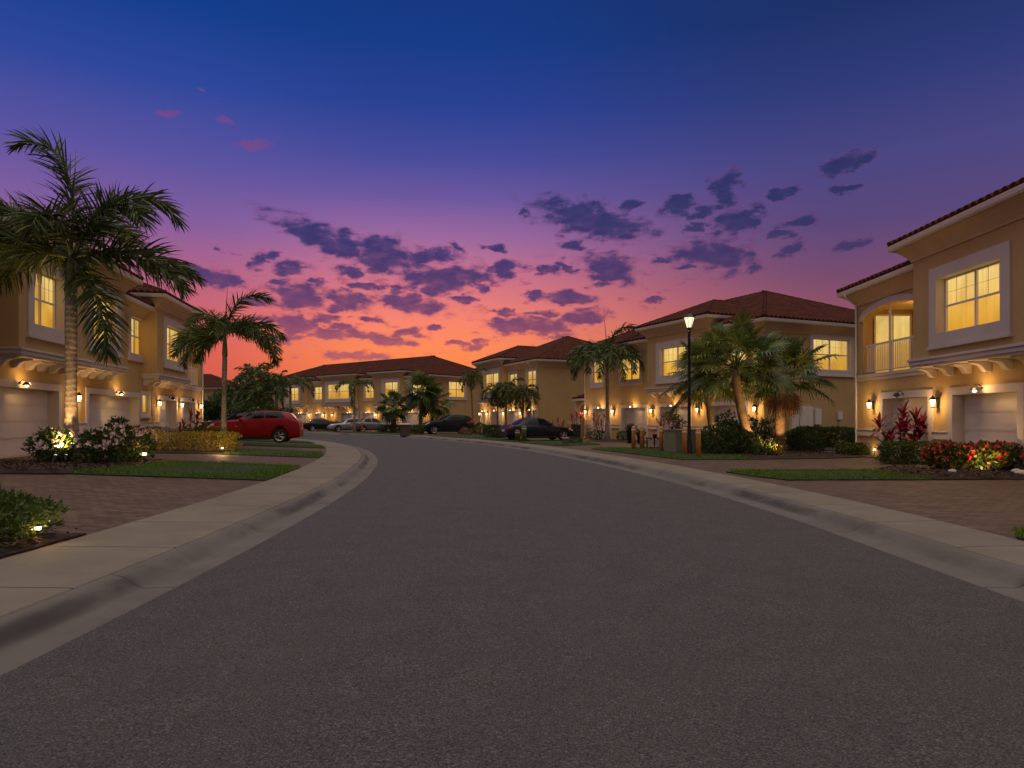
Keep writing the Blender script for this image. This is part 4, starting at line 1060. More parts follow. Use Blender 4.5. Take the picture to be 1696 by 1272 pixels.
def strap_plant(name, label, loc, stems, mat, group=None, ll=.42, lw=.07, n=16, cat='plant', seed=3):
    """canes topped by rosettes of strap leaves; stems: (dx, dy, height, bend)"""
    r = random.Random(seed); root = empty(name, loc); tag(root, label, cat, group)
    m = MB(); VV, FF = [], []
    for dx, dy, h, in stems:
        tip = Vector((dx, dy, h)); m.tube([(dx*.25, dy*.25, -.03), (dx*.6, dy*.6, h*.5), tuple(tip)], [.022, .016, .012], 6)
        for k in range(n):
            a = k*2.4+r.random()*.5; e = R(80-95*(k/n)+r.uniform(-10, 10)); q = tip-Vector((0, 0, .26*(k/n)))
            d = Vector((math.cos(a)*math.cos(e), math.sin(a)*math.cos(e), math.sin(e))); s = d.cross(Vector((0, 0, 1)))
            s = s.normalized() if s.length > .05 else Vector((1, 0, 0)); L = ll*r.uniform(.75, 1.2)
            d2 = (d+Vector((0, 0, -.55))).normalized(); b = q+d*L*.45; c = b+d2*L*.35; t_ = c+(d2+Vector((0, 0, -.4))).normalized()*L*.25
            i = len(VV); w2 = lw/2
            VV.extend([tuple(v) for v in (q-s*w2*.4, q+s*w2*.4, b+s*w2, b-s*w2, c+s*w2*.8, c-s*w2*.8, t_+s*.003, t_-s*.003)])
            FF.extend([(i, i+1, i+2, i+3), (i+3, i+2, i+4, i+5), (i+5, i+4, i+6, i+7)])
    m.build('canes', M['twig'], root, smooth=True)
    link('leaves', np_mesh('leaves', VV, FF, mat), root); return root
def broad_tree(name, label, loc, h, spread, mat, n, size, trunk_r=.12, cat='tree', group=None, lumps=9, seed=1, flat=.75, base=.35):
    r = random.Random(seed); root = empty(name, loc); tag(root, label, cat, group)
    m = MB(); m.tube([(0,0,-.05),(.05,0,h*.3),(0,.05,h*.6)], [trunk_r, trunk_r*.8, trunk_r*.5], 8); parts = []
    for k in range(lumps):
        a = k*2.4; rr = spread*.62*math.sqrt((k+.3)/lumps); c = Vector((math.cos(a)*rr, math.sin(a)*rr, h*(base+(.93-base)*r.random()*(1-.35*rr/spread))))
        m.tube([(0, .02, h*.4), tuple(c*.6+Vector((0, 0, h*.2))), tuple(c)], [trunk_r*.5, trunk_r*.3, .02], 6)
        nn = n//lumps; d = unit(RG.normal(size=(nn, 3))); rad = spread*r.uniform(.32, .5)
        Pp = d*(rad*RG.random((nn, 1))**.4)*np.array([1, 1, flat])+np.array(c)
        parts.append(leaf_arrays(Pp, d+RG.normal(size=(nn, 3))*.7, size*RG.uniform(.6, 1.4, nn), .45))
    m.build('trunk', M['twig'], root, smooth=True); V, F = join_arr(parts); link('crown', np_mesh('crown', V, F, mat), root); return root
def uplight(label, loc, watts, to, spot=70, glow=True):
    root = empty('ground_spotlight', loc); tag(root, label, 'garden light', 'low garden lights in the planting beds')
    m = MB(); m.tube([(0,0,-.05),(0,0,.10)], .012, 6); d = (Vector(to)-Vector((0,0,.14))).normalized()
    m.tube([Vector((0,0,.14))-d*.06, Vector((0,0,.14))+d*.05, Vector((0,0,.14))+d*.07], [.03, .045, .05], 10); m.build('light_body', M['bronze'], root)
    g = MB(); q = Vector((0,0,.14))+d*.072; g.tube([q, q+d*.012], [.046, .03], 10); g.build('lamp_glass', M['path_glow'], root)
    lamp(root, tuple(Vector((0,0,.14))+d*.10), watts*7, (1, .60, .22), .04, 'SPOT', spot, to)
    return root
def pathlight(label, loc, watts):
    watts *= .7
    root = empty('path_light', loc); tag(root, label, 'garden light', 'low garden lights in the planting beds')
    m = MB(); m.tube([(0,0,-.05),(0,0,.17)], .016, 8); m.lathe([(.0,.30),(.03,.295),(.075,.265),(.08,.255),(.0,.255)], 14); m.lathe([(.03,.165),(.045,.17),(.045,.185),(.0,.185)], 12); m.build('light_body', M['bronze'], root)
    g = MB(); g.lathe([(.04,.187),(.046,.2),(.05,.25),(.03,.253)], 12); g.build('lamp_glass', M['path_glow'], root, smooth=True)
    lamp(root, (0, -.10, .24), watts*1.4, (1, .62, .25), .04); lamp(root, (.10, .06, .24), watts, (1, .62, .25), .04); lamp(root, (-.12, .05, .24), watts, (1, .62, .25), .04); return root

# ------------------------------------------------------------------ left side planting
px = lambda x, d: (x-CXP)/FPX*d
zl = lambda x, d: lz(x, d)+.07
p1 = (-11.15, 17.1)
feather_palm('foxtail_palm', 'tallest palm at the left with uplit trunk beside pink flowering bushes', (p1[0], p1[1], zl(*p1)), 5.15, .165,
    [(180, 93, 125, 3.8, 3.0), (178, 50, 66, 3.4), (192, 27, 50, 3.3), (203, 7, 30, 2.9), (6, 68, 128, 3.5, 1.7), (-22, 58, 118, 3.2, 1.6), (-4, 12, 62, 3.25), (22, 22, 62, 3.0), (-28, -36, 52, 3.0), (-80, 62, 125, 2.4), (85, 62, 90, 3.0), (120, 30, 70, 2.9), (160, 12, 50, 3.0)],
    ll=.86, nl=115, lw=.044, hang=.16, spear=(.12, 0, 2.75))
p2 = (px(370.5, 29), 29.0)
feather_palm('foxtail_palm', 'palm with slim grey trunk standing in front of the red car', (p2[0], p2[1], zl(*p2)-.05), 4.75, .125,
    [(12, 80, 118, 2.9, 1.9), (150, 60, 105, 2.9), (170, 25, 75, 2.6), (185, 5, 62, 2.4), (-165, -5, 78, 2.3), (8, 42, 100, 2.8), (-10, 25, 95, 2.9), (5, 18, 110, 2.9), (80, 50, 90, 2.4), (120, 40, 90, 2.4), (-80, 45, 110, 2.2), (200, -20, 60, 1.6), (60, 30, 90, 2.4), (140, 35, 95, 2.4)],
    ll=.68, nl=80, lw=.05, hang=.16, spear=(.12, 0, 2.2), lean=(.05, 0))
grp = 'pink flowering bushes under the tallest palm'
for lab, (x, d), hf in (('pink flowering bush left of the uplit palm trunk', (-11.35, 16.75), (.50, .42, .40)), ('pink flowering bush just right of the uplit palm trunk', (-10.05, 16.45), (.48, .42, .40)),
                        ('pink flowering bush beside the lit grass strip, rightmost in its bed', (-9.85, 17.5), (.52, .48, .44))):
    shrub('flowering_bush', lab, 'bush', (x, d, zl(x, d)-.02), hf, M['leaf'], 1300, .12, 2.4, grp, flower=M['pinkflower'], fn=52, fsize=.075, wid=.4, open_=.6)
shrub('dark_shrub', 'small dark upright shrub poking above the pink flowering bushes', 'bush', (-10.45, 17.9, zl(-10.45, 17.9)), (.26, .26, .56), M['leaf'], 700, .10, 2.2)
uplight('bright garden spotlight at the foot of the tallest palm', (-10.95, 16.2, zl(-10.95, 16.2)-.01), 13, (-.25, 1.1, 2.3), 75)
uplight('garden spotlight among the pink flowers right of the tallest palm', (-10.72, 16.25, zl(-10.72, 16.25)-.01), 62, (-.42, .85, 1.7), 70)
pathlight('small white path light at the edge of the lawn by the pink flowers', (-9.35, 17.2, zl(-9.35, 17.2)), 2.2)
nx, nd_ = -5.75, 7.35
shrub('green_bush', 'leafy green bush in the foreground mulch bed at the left edge', 'bush', (nx-.05, nd_-.15, zl(nx, nd_)-.05), (.80, .50, .25), M['lime'], 4200, .085, 2.6, open_=.5, wid=.4, stems=6)
pathlight('path light glowing in the foreground mulch bed by the sidewalk', (-5.06, 7.22, zl(-5.06, 7.22)-.01), 1.5).scale = (.62, .62, .62)
pathlight('path light at the right end of the golden hedge by the slim palm', (-9.75, 22.75, zl(-9.75, 22.75)), 9).scale = (.7, .7, .7)
uplight('garden spotlight in front of the golden hedge', (-13.6, 22.6, zl(-13.6, 22.6)-.01), 26, (.5, .9, .6), 120)
uplight('garden spotlight at the wall end of the golden hedge', (-15.0, 23.3, zl(-15.0, 23.3)-.01), 30, (.9, .7, .9), 120)
# golden hedge, rounded green shrubs, red cordyline
for lab, a, b_, h in (('golden yellow clipped hedge beside the slim grey palm trunk', (-12.6, 23.3), (-9.7, 23.7), .62), ('golden yellow hedge lit from below against the left townhouse', (-14.6, 24.3), (-12.5, 23.9), .74)):
    hedge('golden_hedge', lab, 'hedge', a, b_, .9, h, zl(-12, 23.5)-.04, M['gold'], 3600, .07, 'golden hedges on the left', open_=.3)
for lab, x, d, hf in (('round clipped green shrub behind the golden hedge, leftmost', -14.2, 27.2, (.75, .6, .40)), ('round clipped green shrub in the middle behind the golden hedge', -13.4, 28.0, (.7, .6, .36)), ('round clipped green shrub next to the slim grey palm trunk', -12.75, 28.4, (.75, .6, .42))):
    shrub('clipped_shrub', lab, 'bush', (x, d, zl(x, d)-.05), hf, M['leaf'], 1700, .06, 3.0, 'clipped round shrubs behind the golden hedge')
uplight('garden spotlight at the foot of the slim grey palm', (-11.75, 27.6, zl(-11.75, 27.6)-.01), 7, (-.6, 1.0, 1.6), 75)
uplight('garden spotlight behind the golden hedge lighting the downpipe', (-15.3, 26.4, zl(-15.3, 26.4)-.01), 9, (-.6, 1.6, 1.6), 80)
strap_plant('red_cordyline', 'dark red cordyline against the far end of the left townhouse', (-15.2, 32.0, .36), [(-.4,.1,.85),(.0,0,1.15),(.35,-.1,.95),(.2,.3,1.3),(-.2,-.2,.7),(.55,.1,.7),(-.55,.1,.55)], M['red'], 'red strap leaved plants', ll=.5)

# ------------------------------------------------------------------ right side planting
zr = lambda: .20
fan_palm('fan_palm', 'fan palm with leaning uplit trunk behind the round shrubs', (px(1250, 26.3), 26.3, zr()), 3.45, .17, 46, 1.5, .80, lean=(-.75, .0), seed=4, low=-22, dead=0)
fan_palm('fan_palm', 'fan palm with thick straight trunk and dead brown skirt beside the long hedge', (px(1290, 28.0), 28.0, zr()), 3.05, .20, 34, 1.55, .88, lean=(.1, 0), seed=9, low=-15, dead=9)
fan_palm('fan_palm', 'fan palm leaning over the street lamp left of the uplit trunk', (px(1188, 28.5), 28.5, zr()), 3.15, .13, 36, 1.45, .76, lean=(-.45, 0), seed=14, low=-35, dead=0)
for lab, x, d, hf in (('tall round green shrub right of the orange bollards', 1188, 25.2, (.62, .55, .55)), ('lower round green shrub at the foot of the leaning fan palm', 1228, 25.6, (.62, .55, .44))):
    shrub('round_shrub', lab, 'bush', (px(x, d), d, zr()-.03), hf, M['leaf'], 2800, .085, 2.5, 'round shrubs by the fan palms', open_=.45)
hedge('box_hedge', 'long clipped hedge along the side wall of the middle townhouse', 'hedge', (12.5, 30.3), (16.4, 32.0), .9, .92, zr()-.05, M['leaf'], 7500, .095, 'clipped green hedges', open_=.3)
hedge('box_hedge', 'low clipped hedge in front of the long one by the thick fan palm', 'hedge', (11.5, 27.6), (12.9, 28.2), .8, .55, zr()-.05, M['leaf'], 3000, .06, 'clipped green hedges', open_=.3)
hedge('box_hedge', 'square clipped hedge below the red cordyline at the right house', 'hedge', (11.35, 20.7), (12.75, 20.5), .75, .62, .16, M['lime'], 4600, .06, 'clipped green hedges', open_=.28)
hedge('low_hedge', 'low spreading green plants at the corner of the right townhouse', 'hedge', (12.3, 25.6), (13.4, 24.5), .8, .42, .15, M['lime'], 2400, .075, open_=.6)
hedge('box_hedge', 'dark low hedge behind the green transformer box', 'hedge', (7.9, 29.2), (10.4, 30.4), .8, .75, .16, M['leaf'], 2600, .07, 'clipped green hedges', open_=.4)
strap_plant('grassy_clump', 'lit clump of grassy leaves at the foot of the thick fan palm', (px(1268, 24.4), 24.4, .18), [(-.35,0,.16),(-.1,.1,.2),(.1,-.1,.18),(.3,.1,.16)], M['lime'], None, ll=.5, lw=.035, n=40, seed=5)
strap_plant('grassy_clump', 'smaller yellowish grassy clump right beside the bed spotlight', (px(1290, 24.2), 24.2, .18), [(-.12,0,.1),(.12,.05,.12)], M['gold'], None, ll=.36, lw=.035, n=34, seed=6)
uplight('garden spotlight in the grassy clumps below the fan palms', (px(1283, 23.9), 23.75, .17), 15, (.1, 2.6, 2.6), 85)
uplight('garden spotlight at the foot of the thick fan palm', (10.75, 27.0, .17), 26, (.35, 1.0, 2.2), 75)
uplight('garden spotlight under the fan palm by the street lamp', (9.0, 27.6, .17), 18, (-.3, 1.0, 2.2), 80)
uplight('garden spotlight hidden behind the shrubs lighting the leaning fan palm', (9.78, 25.2, .17), 44, (-.55, 1.1, 1.9), 80)
strap_plant('red_cordyline', 'large dark red cordyline in front of the first garage of the right house', (12.35, 21.35, .16), [(-.75,0,1.15),(-.35,.1,.75),(.0,0,1.45),(.35,-.1,1.25),(.15,.15,.95),(-.15,-.1,1.0),(.55,.05,.85),(-.5,.1,.5),(.3,0,.6),(.7,.1,1.1)], M['red'], 'red strap leaved plants', ll=.52, lw=.10, n=18, seed=8)
fb = [(11.35, 17.55, .45), (12.05, 17.35, .5), (12.75, 17.2, .5)]
for k, (lab, (x, d, h)) in enumerate(zip(('red and orange flowering bush next to the square clipped hedge', 'red and orange flowering bush in the middle of the right hand bed', 'red and orange flowering bush at the right edge behind the spotlight'), fb)):
    shrub('flowering_bush', lab, 'bush', (x, d, .17), (.5, .42, .33), M['leaf'], 900, .13, 2.4, 'red flowering bushes on the right', flower=M['redflower'], fn=46, fsize=.075, wid=.5, open_=.6, mat2=M['orangeleaf'], n2=260)
uplight('bright garden spotlight in the red flower bed on the right', (px(1643, 16.5), 16.45, .17), 12, (.1, .6, .5), 120)
pathlight('path light between the clipped hedge and the red flowers', (px(1541, 18.2), 18.2, .18), 3.0)
pathlight('path light beside the low plants at the corner of the right house', (px(1449, 24.2), 24.2, .18), 2.5)
for k, (x, y) in enumerate(((1577, 775), (1686, 775), (1690, 783))):
    pass
p3 = (px(1006, 42.5), 42.5)
feather_palm('foxtail_palm', 'drooping palm in front of the garages right of the black sedan', (p3[0], p3[1], .16), 5.55, .15,
    [(12, 76, 130, 3.2, 1.8)]+[(az, el, dr, 3.1) for az, el, dr in ((0,35,115),(180,35,115),(200,15,105),(160,22,110),(-20,18,110),(-50,20,120),(-90,25,125),(-130,20,120),(40,40,100),(90,45,100),(130,40,100),(15,10,98),(-165,2,88),(-110,0,88),(-70,-2,88))],
    ll=.66, nl=64, lw=.055, spear=(-.25, 0, 2.7), hang=.35)
for lab, x, d, hz, L, sd_ in (('small palm leftmost of the three beside the black sedan', 824, 57.5, 3.8, 1.75, 21), ('small palm in the middle of the three beside the black sedan', 838, 56.5, 4.0, 1.6, 22), ('small palm nearest the plain house wall beside the black sedan', 866, 54.5, 3.55, 1.75, 23)):
    feather_palm('small_palm', lab, (px(x, d), d, .14), hz, .11, rand_fronds(15, L, 65, -45, sd_, (70, 120)), ll=.42, nl=34, lw=.06, shaft=False, trunkmat_='fantrunk')
feather_palm('slender_palm', 'slender double headed palm beside the black SUV', (px(783, 63), 63, .14), 5.4, .10, rand_fronds(11, 1.7, 70, -40, 31, (70, 125)), ll=.42, nl=26, lw=.07, lean=(-.15, 0), trunkmat_='fantrunk')
feather_palm('arching_palm', 'palm with arching fronds in front of the middle windows of the far house', (px(587, 69.5), 69.5, .14), 4.7, .12, [(az, el, dr, 2.5) for az, el, dr in ((0,50,130),(180,50,130),(-30,40,130),(-150,40,130),(-90,30,130),(90,60,110),(30,55,120),(150,55,120),(-90,-40,50))], ll=.42, nl=30, lw=.08, hang=.6)
fan_palm('fan_palm', 'dark fan palm left of the stone pillar at the far bend', (px(652, 64.5), 64.5, .14), 2.7, .22, 30, 1.15, .85, seed=41, low=-60, nseg=14, dead=0)
fan_palm('fan_palm', 'wide fan palm with two trunks before the far house corner', (px(695, 63.5), 63.5, .14), 4.1, .18, 34, 1.3, 1.0, seed=42, low=-50, nseg=14, dead=0, lean=(.2, 0))
fan_palm('fan_palm', 'shorter fan palm leaning right beside the wide one at the far house', (px(712, 64.2), 64.2, .14), 3.1, .16, 26, 1.2, .95, seed=43, low=-50, nseg=14, dead=0, lean=(.35, 0))
feather_palm('arching_palm', 'palm with long hanging fronds left of the far house', (px(481, 72), 72, .2), 4.9, .16, [(az, el, dr, 3.2) for az, el, dr in ((0,45,130),(10,25,120),(180,45,120),(-90,35,125),(-40,40,130),(90,60,110),(150,50,120),(-130,30,120),(45,60,120))], ll=.55, nl=30, lw=.09, hang=.6)
feather_palm('bushy_palm', 'large bushy palm above the roof of the red car', (px(433, 56), 56, .3), 3.9, .22, rand_fronds(26, 2.9, 80, -45, 55, (60, 120)), ll=.55, nl=38, lw=.09, mat='fan', shaft=False, trunkmat_='fantrunk', dry=[(-60, -10, 60, 1.6), (-30, -20, 50, 1.7), (-90, 0, 80, 1.5)])
feather_palm('bushy_palm', 'dark palm tops rising behind the bushy palm over the red car', (px(420, 63), 63, .3), 5.3, .2, rand_fronds(16, 2.0, 80, -20, 56, (60, 120)), ll=.5, nl=26, lw=.09, mat='fan', shaft=False)
feather_palm('bushy_palm', 'dark small palm top right of the bushy palm over the red car', (px(458, 66), 66, .3), 4.7, .2, rand_fronds(14, 1.7, 80, -20, 57, (60, 120)), ll=.5, nl=24, lw=.09, mat='fan', shaft=False)
tg = 'trees beyond the left townhouse'
broad_tree('dark_tree', 'dark rounded tree behind the slim grey palm trunk', (px(393, 62), 62, .2), 4.6, 2.4, M['leaf'], 2600, .28, group=tg, seed=2)
broad_tree('leafy_tree', 'green tree at the far corner of the left townhouse', (px(353, 58), 58, .2), 3.5, 2.0, M['leaf'], 2200, .26, group=tg, seed=3)
broad_tree('leafy_tree', 'light green tree between the slim palm and the bushy palm', (px(410, 54), 54, .2), 3.4, 1.7, M['lime'], 2200, .22, group=tg, seed=4, base=.15)
broad_tree('leafy_tree', 'light green low tree right of the bushy palm trunk', (px(462, 58), 58, .2), 2.3, 2.0, M['lime'], 1900, .22, group=tg, seed=5, base=.1)
hedge('dark_hedge', 'dark hedge closing the gap beyond the red car', 'hedge', (px(338, 60), 60), (px(486, 66), 66), 1.5, 1.6, .15, M['leaf'], 3800, .2, open_=.5)
for lab, a, b_, h, mt in (('clipped hedge behind the boot of the black sedan', (px(806, 50), 50), (px(832, 49), 49), .85, 'leaf'), ('dark hedge under the fan palms at the far bend', (px(630, 66), 66), (px(668, 63.5), 63.5), .7, 'leaf'), ('pale green hedge in front of the black SUV', (px(678, 61), 61), (px(699, 60), 60), .75, 'lime'), ('low hedge in front of the garages of the far house', (px(525, 80), 80), (px(562, 79), 79), 1.0, 'leaf')):
    hedge('clipped_hedge', lab, 'hedge', a, b_, .9, h, .15, M[mt], 1500, .12, 'hedges around the far bend')
shrub('round_shrub', 'round dark shrub between the black SUV and the small palms', 'bush', (px(795, 56), 56, .13), (.55, .5, .5), M['leaf'], 1100, .12, 2.3)
shrub('low_shrub', 'pinkish low plants beside the black SUV rear', 'bush', (px(774, 58.5), 58.5, .13), (.7, .4, .25), M['orangeleaf'], 700, .12, 2.3)
shrub('low_shrub', 'dark flat shrub at the kerb in front of the black sedan', 'bush', (px(948, 36.5), 36.5, .15), (.55, .4, .16), M['leaf'], 900, .08, 2.5)
strap_plant('red_cordyline', 'tall pink red cordyline in front of the portico garage', (px(996, 45), 45, .15), [(-.5,0,1.55),(-.2,.1,1.3),(.0,0,1.0),(-.35,-.1,1.1),(.2,.1,1.6)], M['red'], 'red strap leaved plants', ll=.42, seed=61)
strap_plant('red_cordyline', 'red topped cordyline on pale stems inside the portico', (px(955, 47.6), 47.6, .15), [(-.35,0,1.5),(0,.1,1.7),(.3,-.05,1.55)], M['red'], 'red strap leaved plants', ll=.42, n=22, seed=62)
strap_plant('red_cordyline', 'red cordyline above the green transformer box', (px(1112, 31), 31, .15), [(-.5,0,1.1),(-.1,.1,1.25),(.3,0,1.05),(.0,-.1,.8)], M['red'], 'red strap leaved plants', ll=.42, n=18, seed=63)
strap_plant('red_cordyline', 'dark red shrub by the wall beyond the black sedan', (px(928, 50), 50, .15), [(-.6,0,.9),(-.2,.1,1.2),(.2,0,1.0),(.6,0,.8),(.1,.1,.6)], M['red'], 'red strap leaved plants', ll=.45, n=18, seed=64)
broad_tree('flowering_tree', 'small pale leaved tree in front of the third garage door', (px(1120, 36), 36, .14), 2.2, .8, M['lime'], 420, .16, .04, 'tree', seed=12, lumps=5)
broad_tree('dark_tree', 'small dark leaved tree behind the leaning fan palm', (px(1216, 31), 31, .16), 1.9, 1.1, M['leaf'], 900, .16, .06, 'tree', seed=13, lumps=7)
broad_tree('dark_tree', 'small dark tree between the two thick fan palm trunks', (px(1266, 30), 30, .16), 1.7, .8, M['leaf'], 600, .15, .05, 'tree', seed=14, lumps=5, base=.2)
shrub('low_shrub', 'small green shrub under the pink red cordyline', 'bush', (px(990, 43.5), 43.5, .15), (.7, .4, .3), M['leaf'], 900, .1, 2.4)
shrub('low_shrub', 'small dark shrub between the two left garages of the middle townhouse', 'bush', (px(1031, 41.0), 41.0, .15), (.35, .3, .3), M['leaf'], 600, .09, 2.4)

# ------------------------------------------------------------------ street furniture
def street_lamp():
    root = empty('street_lamp', (px(1141.5, 25.1), 25.1, .14)); tag(root, 'tall black street lamp with lit tapered lantern', 'street lamp')
    m = MB(); m.lathe([(.13,-.1),(.13,.10),(.11,.14),(.10,.5),(.085,.56),(.07,.62),(.062,1.2),(.058,3.0),(.052,4.55),(.075,4.58),(.075,4.63),(.05,4.66)], 14); m.build('post', M['black'], root, smooth=True)
    f = MB(); f.lathe([(.05,4.66),(.10,4.72),(.10,4.75),(.0,4.75)], 6); f.lathe([(.21,5.12),(.22,5.15),(.10,5.25),(.04,5.28),(.02,5.36),(.0,5.36),(.0,5.12)], 6)
    for q in range(6):
        a = q*math.pi/3; f.tube([(.09*math.cos(a), .09*math.sin(a), 4.75), (.195*math.cos(a), .195*math.sin(a), 5.13)], .010, 5)
    f.build('lantern_frame', M['black'], root)
    g = MB(); g.lathe([(.08,4.752),(.185,5.118)], 6); g.build('lamp_glass', M['post_glow'], root)
    lamp(root, (0, 0, 4.5), 14, (1, .8, .5), .1); lamp(root, (-.3, -.35, 4.95), 12, (1, .8, .5), .1)
    a = MB(); a.tube([(-.24,0,5.14),(.24,0,5.14)], .012, 5); a.build('arm', M['black'], root)
street_lamp()
ylw = simple('bollard_paint', (.60, .235, .05, 1), .5, nscale=5, namt=.12)
def bollard(x, d, label, h=1.05, r=.085, grp='orange bollards on the grass by the transformer', mat=ylw):
    root = empty('bollard', (x, d, .14)); tag(root, label, 'bollard', grp)
    m = MB(); m.lathe([(r,-.08),(r,h-.07),(r*.92,h-.03),(r*.6,h),(.0,h+.01)], 14); m.build('post', mat, root, smooth=True)
    b = MB(); b.lathe([(r+.006,h-.20),(r+.008,h-.19),(r+.008,h-.14),(r+.006,h-.13)], 14); b.build('cap_band', M['trim'], root, smooth=True)
b0 = [(6.42, 23.3, 'thick orange bollard nearest the lens, right of the lamp post'), (6.28, 24.6, 'orange bollard standing just left of the lamp post'), (5.98, 27.1, 'orange bollard left of the green transformer box'), (5.25, 29.2, 'leftmost orange bollard on the grass tip'), (5.62, 29.3, 'orange bollard second from the grass tip')]
for x, d, l in b0: bollard(x, d, l)
bollard(3.92, 46.0, 'lone yellow bollard at the nose of the black sedan', 1.2, .1)
for x, y, d, l in ((599, 716, 70, 'slim orange post at the far bend among the silver cars'), (512.6, 711, 80, 'slim orange post at the far bend behind the red car')):
    bollard(px(x, d), d, l, 1.15, .1)
for x, d, l in ((px(868, 40.6), 40.6, 'taller greenish stub post beside the rear of the black sedan'), (px(857, 41.2), 41.2, 'shorter greenish stub post beside the rear of the black sedan')):
    bollard(x, d, l, .95 if 'taller' in l else .7, .15, None, M['shaft'])
def transformer():
    root = empty('transformer_box', (px(1130, 26.6), 26.6, .14), R(18)); tag(root, 'green utility transformer box on a concrete pad', 'utility box')
    gm = simple('green_utility_paint', (.17, .19, .11, 1), .45, nscale=3, namt=.12)
    m = MB(); m.box(-.55, .55, -.45, .45, .06, .9); m.prism([(-.49,.9),(.49,.9),(.49,.93),(-.4,.97),(-.49,.94)], 'x', -.59, .59); m.build('cabinet', gm, root, bevel=.02)
    d = MB(); d.box(-.5, -.01, -.465, -.45, .1, .86); d.box(.01, .5, -.465, -.45, .1, .86); d.build('doors', gm, root, bevel=.006)
    h = MB(); h.box(-.07, -.03, -.49, -.465, .42, .56); h.build('handle', M['black'], root)
    p = MB(); p.box(-.75, .75, -.65, .65, -.06, .06); p.build('pad', M['walk'], root, bevel=.01)
    s = MB(); s.prism([(-.30,.28),(-.14,.28),(-.22,.42)], 'y', -.4685, -.4665); s.build('warning_sticker', M['gold'], root)
transformer()
def garden_stand():
    root = empty('garden_stand', (px(1081, 30), 30, .14), R(10)); tag(root, 'low black metal stand with two pale panels beside the transformer', 'stand')
    m = MB()
    for x in (-.34, 0, .34):
        for y in (-.2, .2): m.box(x-.02, x+.02, y-.02, y+.02, 0, .5)
    m.box(-.38, .38, -.24, .24, .5, .54); m.box(-.36, .36, -.22, .22, .08, .11); m.build('frame', M['black'], root)
    for x in (-.17, .17):
        q = MB(); q.box(x-.12, x+.12, -.19, -.15, .14, .45); q.build('panel', M['trim'], root, bevel=.01)
    pm = MB(); pm.lathe([(.07,.541),(.10,.6),(.11,.7),(.09,.7)], 12, (.1, 0, 0)); pm.build('pot', M['bronze'], root, smooth=True)
garden_stand()
def planter(x, d, label, r=.22, h=.5):
    root = empty('potted_plant', (x, d, .14)); tag(root, label, 'potted plant', 'dark pots by the garages')
    m = MB(); m.lathe([(r*.7,-.03),(r*.75,.02),(r,h*.9),(r*1.08,h*.92),(r*1.08,h),(r*.9,h)], 16); m.build('pot', M['black'], root, smooth=True)
    n = 260; dd = unit(RG.normal(size=(n, 3))); dd[:, 2] = np.abs(dd[:, 2]); Pp = dd*.28*RG.random((n, 1))+np.array([0, 0, h])
    V, F = leaf_arrays(Pp, dd, .16, .3); link('foliage', np_mesh('foliage', V, F, M['leaf']), root)
planter(px(1045, 38.5), 38.5, 'dark pot with spiky plant left of the second garage plants', .28, .75)
planter(px(1061, 37.5), 37.5, 'dark pot with leafy plant nearest the garden stand')
def wheelie_bin(x, d, rz=0):
    root = empty('wheeled_bin', (x, d, .13), rz); tag(root, 'dark green wheeled rubbish bin beside the portico', 'bin')
    gm = simple('bin_plastic', (.012, .03, .032, 1), .5)
    m = MB(); m.prism([(-.28,.06),(.28,.06),(.34,.95),(-.34,.95)], 'x', -.27, .27); m.build('body', gm, root, bevel=.03)
    l = MB(); l.prism([(-.37,.955),(.37,.955),(.37,1.0),(.1,1.06),(-.37,1.0)], 'x', -.31, .31); l.build('lid', gm, root, bevel=.015)
    for s_ in (-1, 1):
        wv = MB(); wv.tube([(s_*.24,.30,.1),(s_*.31,.30,.1)], .1, 14); wv.build('wheel', M['black'], root)
wheelie_bin(px(953, 46.6), 46.6, .3)
def pillar():
    x, d = px(671, 55.5), 55.5
    root = empty('stone_pillar', (x, d, .12)); tag(root, 'short dark stone pillar with pale cap at the far kerb', 'pillar')
    m = MB(); m.box(-.36, .36, -.36, .36, -.05, .9); m.build('shaft', simple('dark_stone', (.09, .055, .045, 1), .9, nscale=7, namt=.4, bscale=9, bstr=.8), root, bevel=.03)
    c = MB(); c.prism([(-.42,.9),(.42,.9),(.42,.96),(.3,1.02),(-.3,1.02),(-.42,.96)], 'x', -.42, .42); c.build('cap', M['trim'], root, bevel=.015)
pillar()
def pedestal():
    x, d = px(936.5, 34.2), 34.2
    root = empty('utility_pedestal', (x, d, .15)); tag(root, 'squat grey green utility pedestal at the kerb tip', 'utility box')
    m = MB(); m.box(-.16, .16, -.14, .14, -.05, .36); m.build('body', M['shaft'], root, bevel=.02)
    c = MB(); c.prism([(-.17,.36),(.17,.36),(.15,.43),(-.15,.43)], 'x', -.18, .18); c.build('lid', M['grayfill'], root, bevel=.015)
pedestal()
def rock(x, d, label, s):
    me = bpy.data.meshes.new('rock'); bm = bmesh.new(); bmesh.ops.create_icosphere(bm, subdivisions=2, radius=s)
    for v in bm.verts: v.co = Vector((v.co.x*1.35, v.co.y, v.co.z*.72))*(1+.12*math.sin(v.co.x*40+x*9)+.08*math.sin(v.co.y*50+d))
    bm.to_mesh(me); bm.free(); me.materials.append(M['trim'])
    for p_ in me.polygons: p_.use_smooth = True
    o = link('rock', me, None, (x, d, .20+s*.4)); tag(o, label, 'rock', 'pale stones edging the right flower bed')
rock(px(1577, 16.3), 16.3, 'pale stone at the front of the red flower bed, leftmost', .085); rock(px(1683, 16.2), 16.2, 'pale stone at the right edge of the red flower bed, upper one', .1); rock(px(1692, 15.7), 15.7, 'pale stone at the right edge of the red flower bed, lower one', .11)

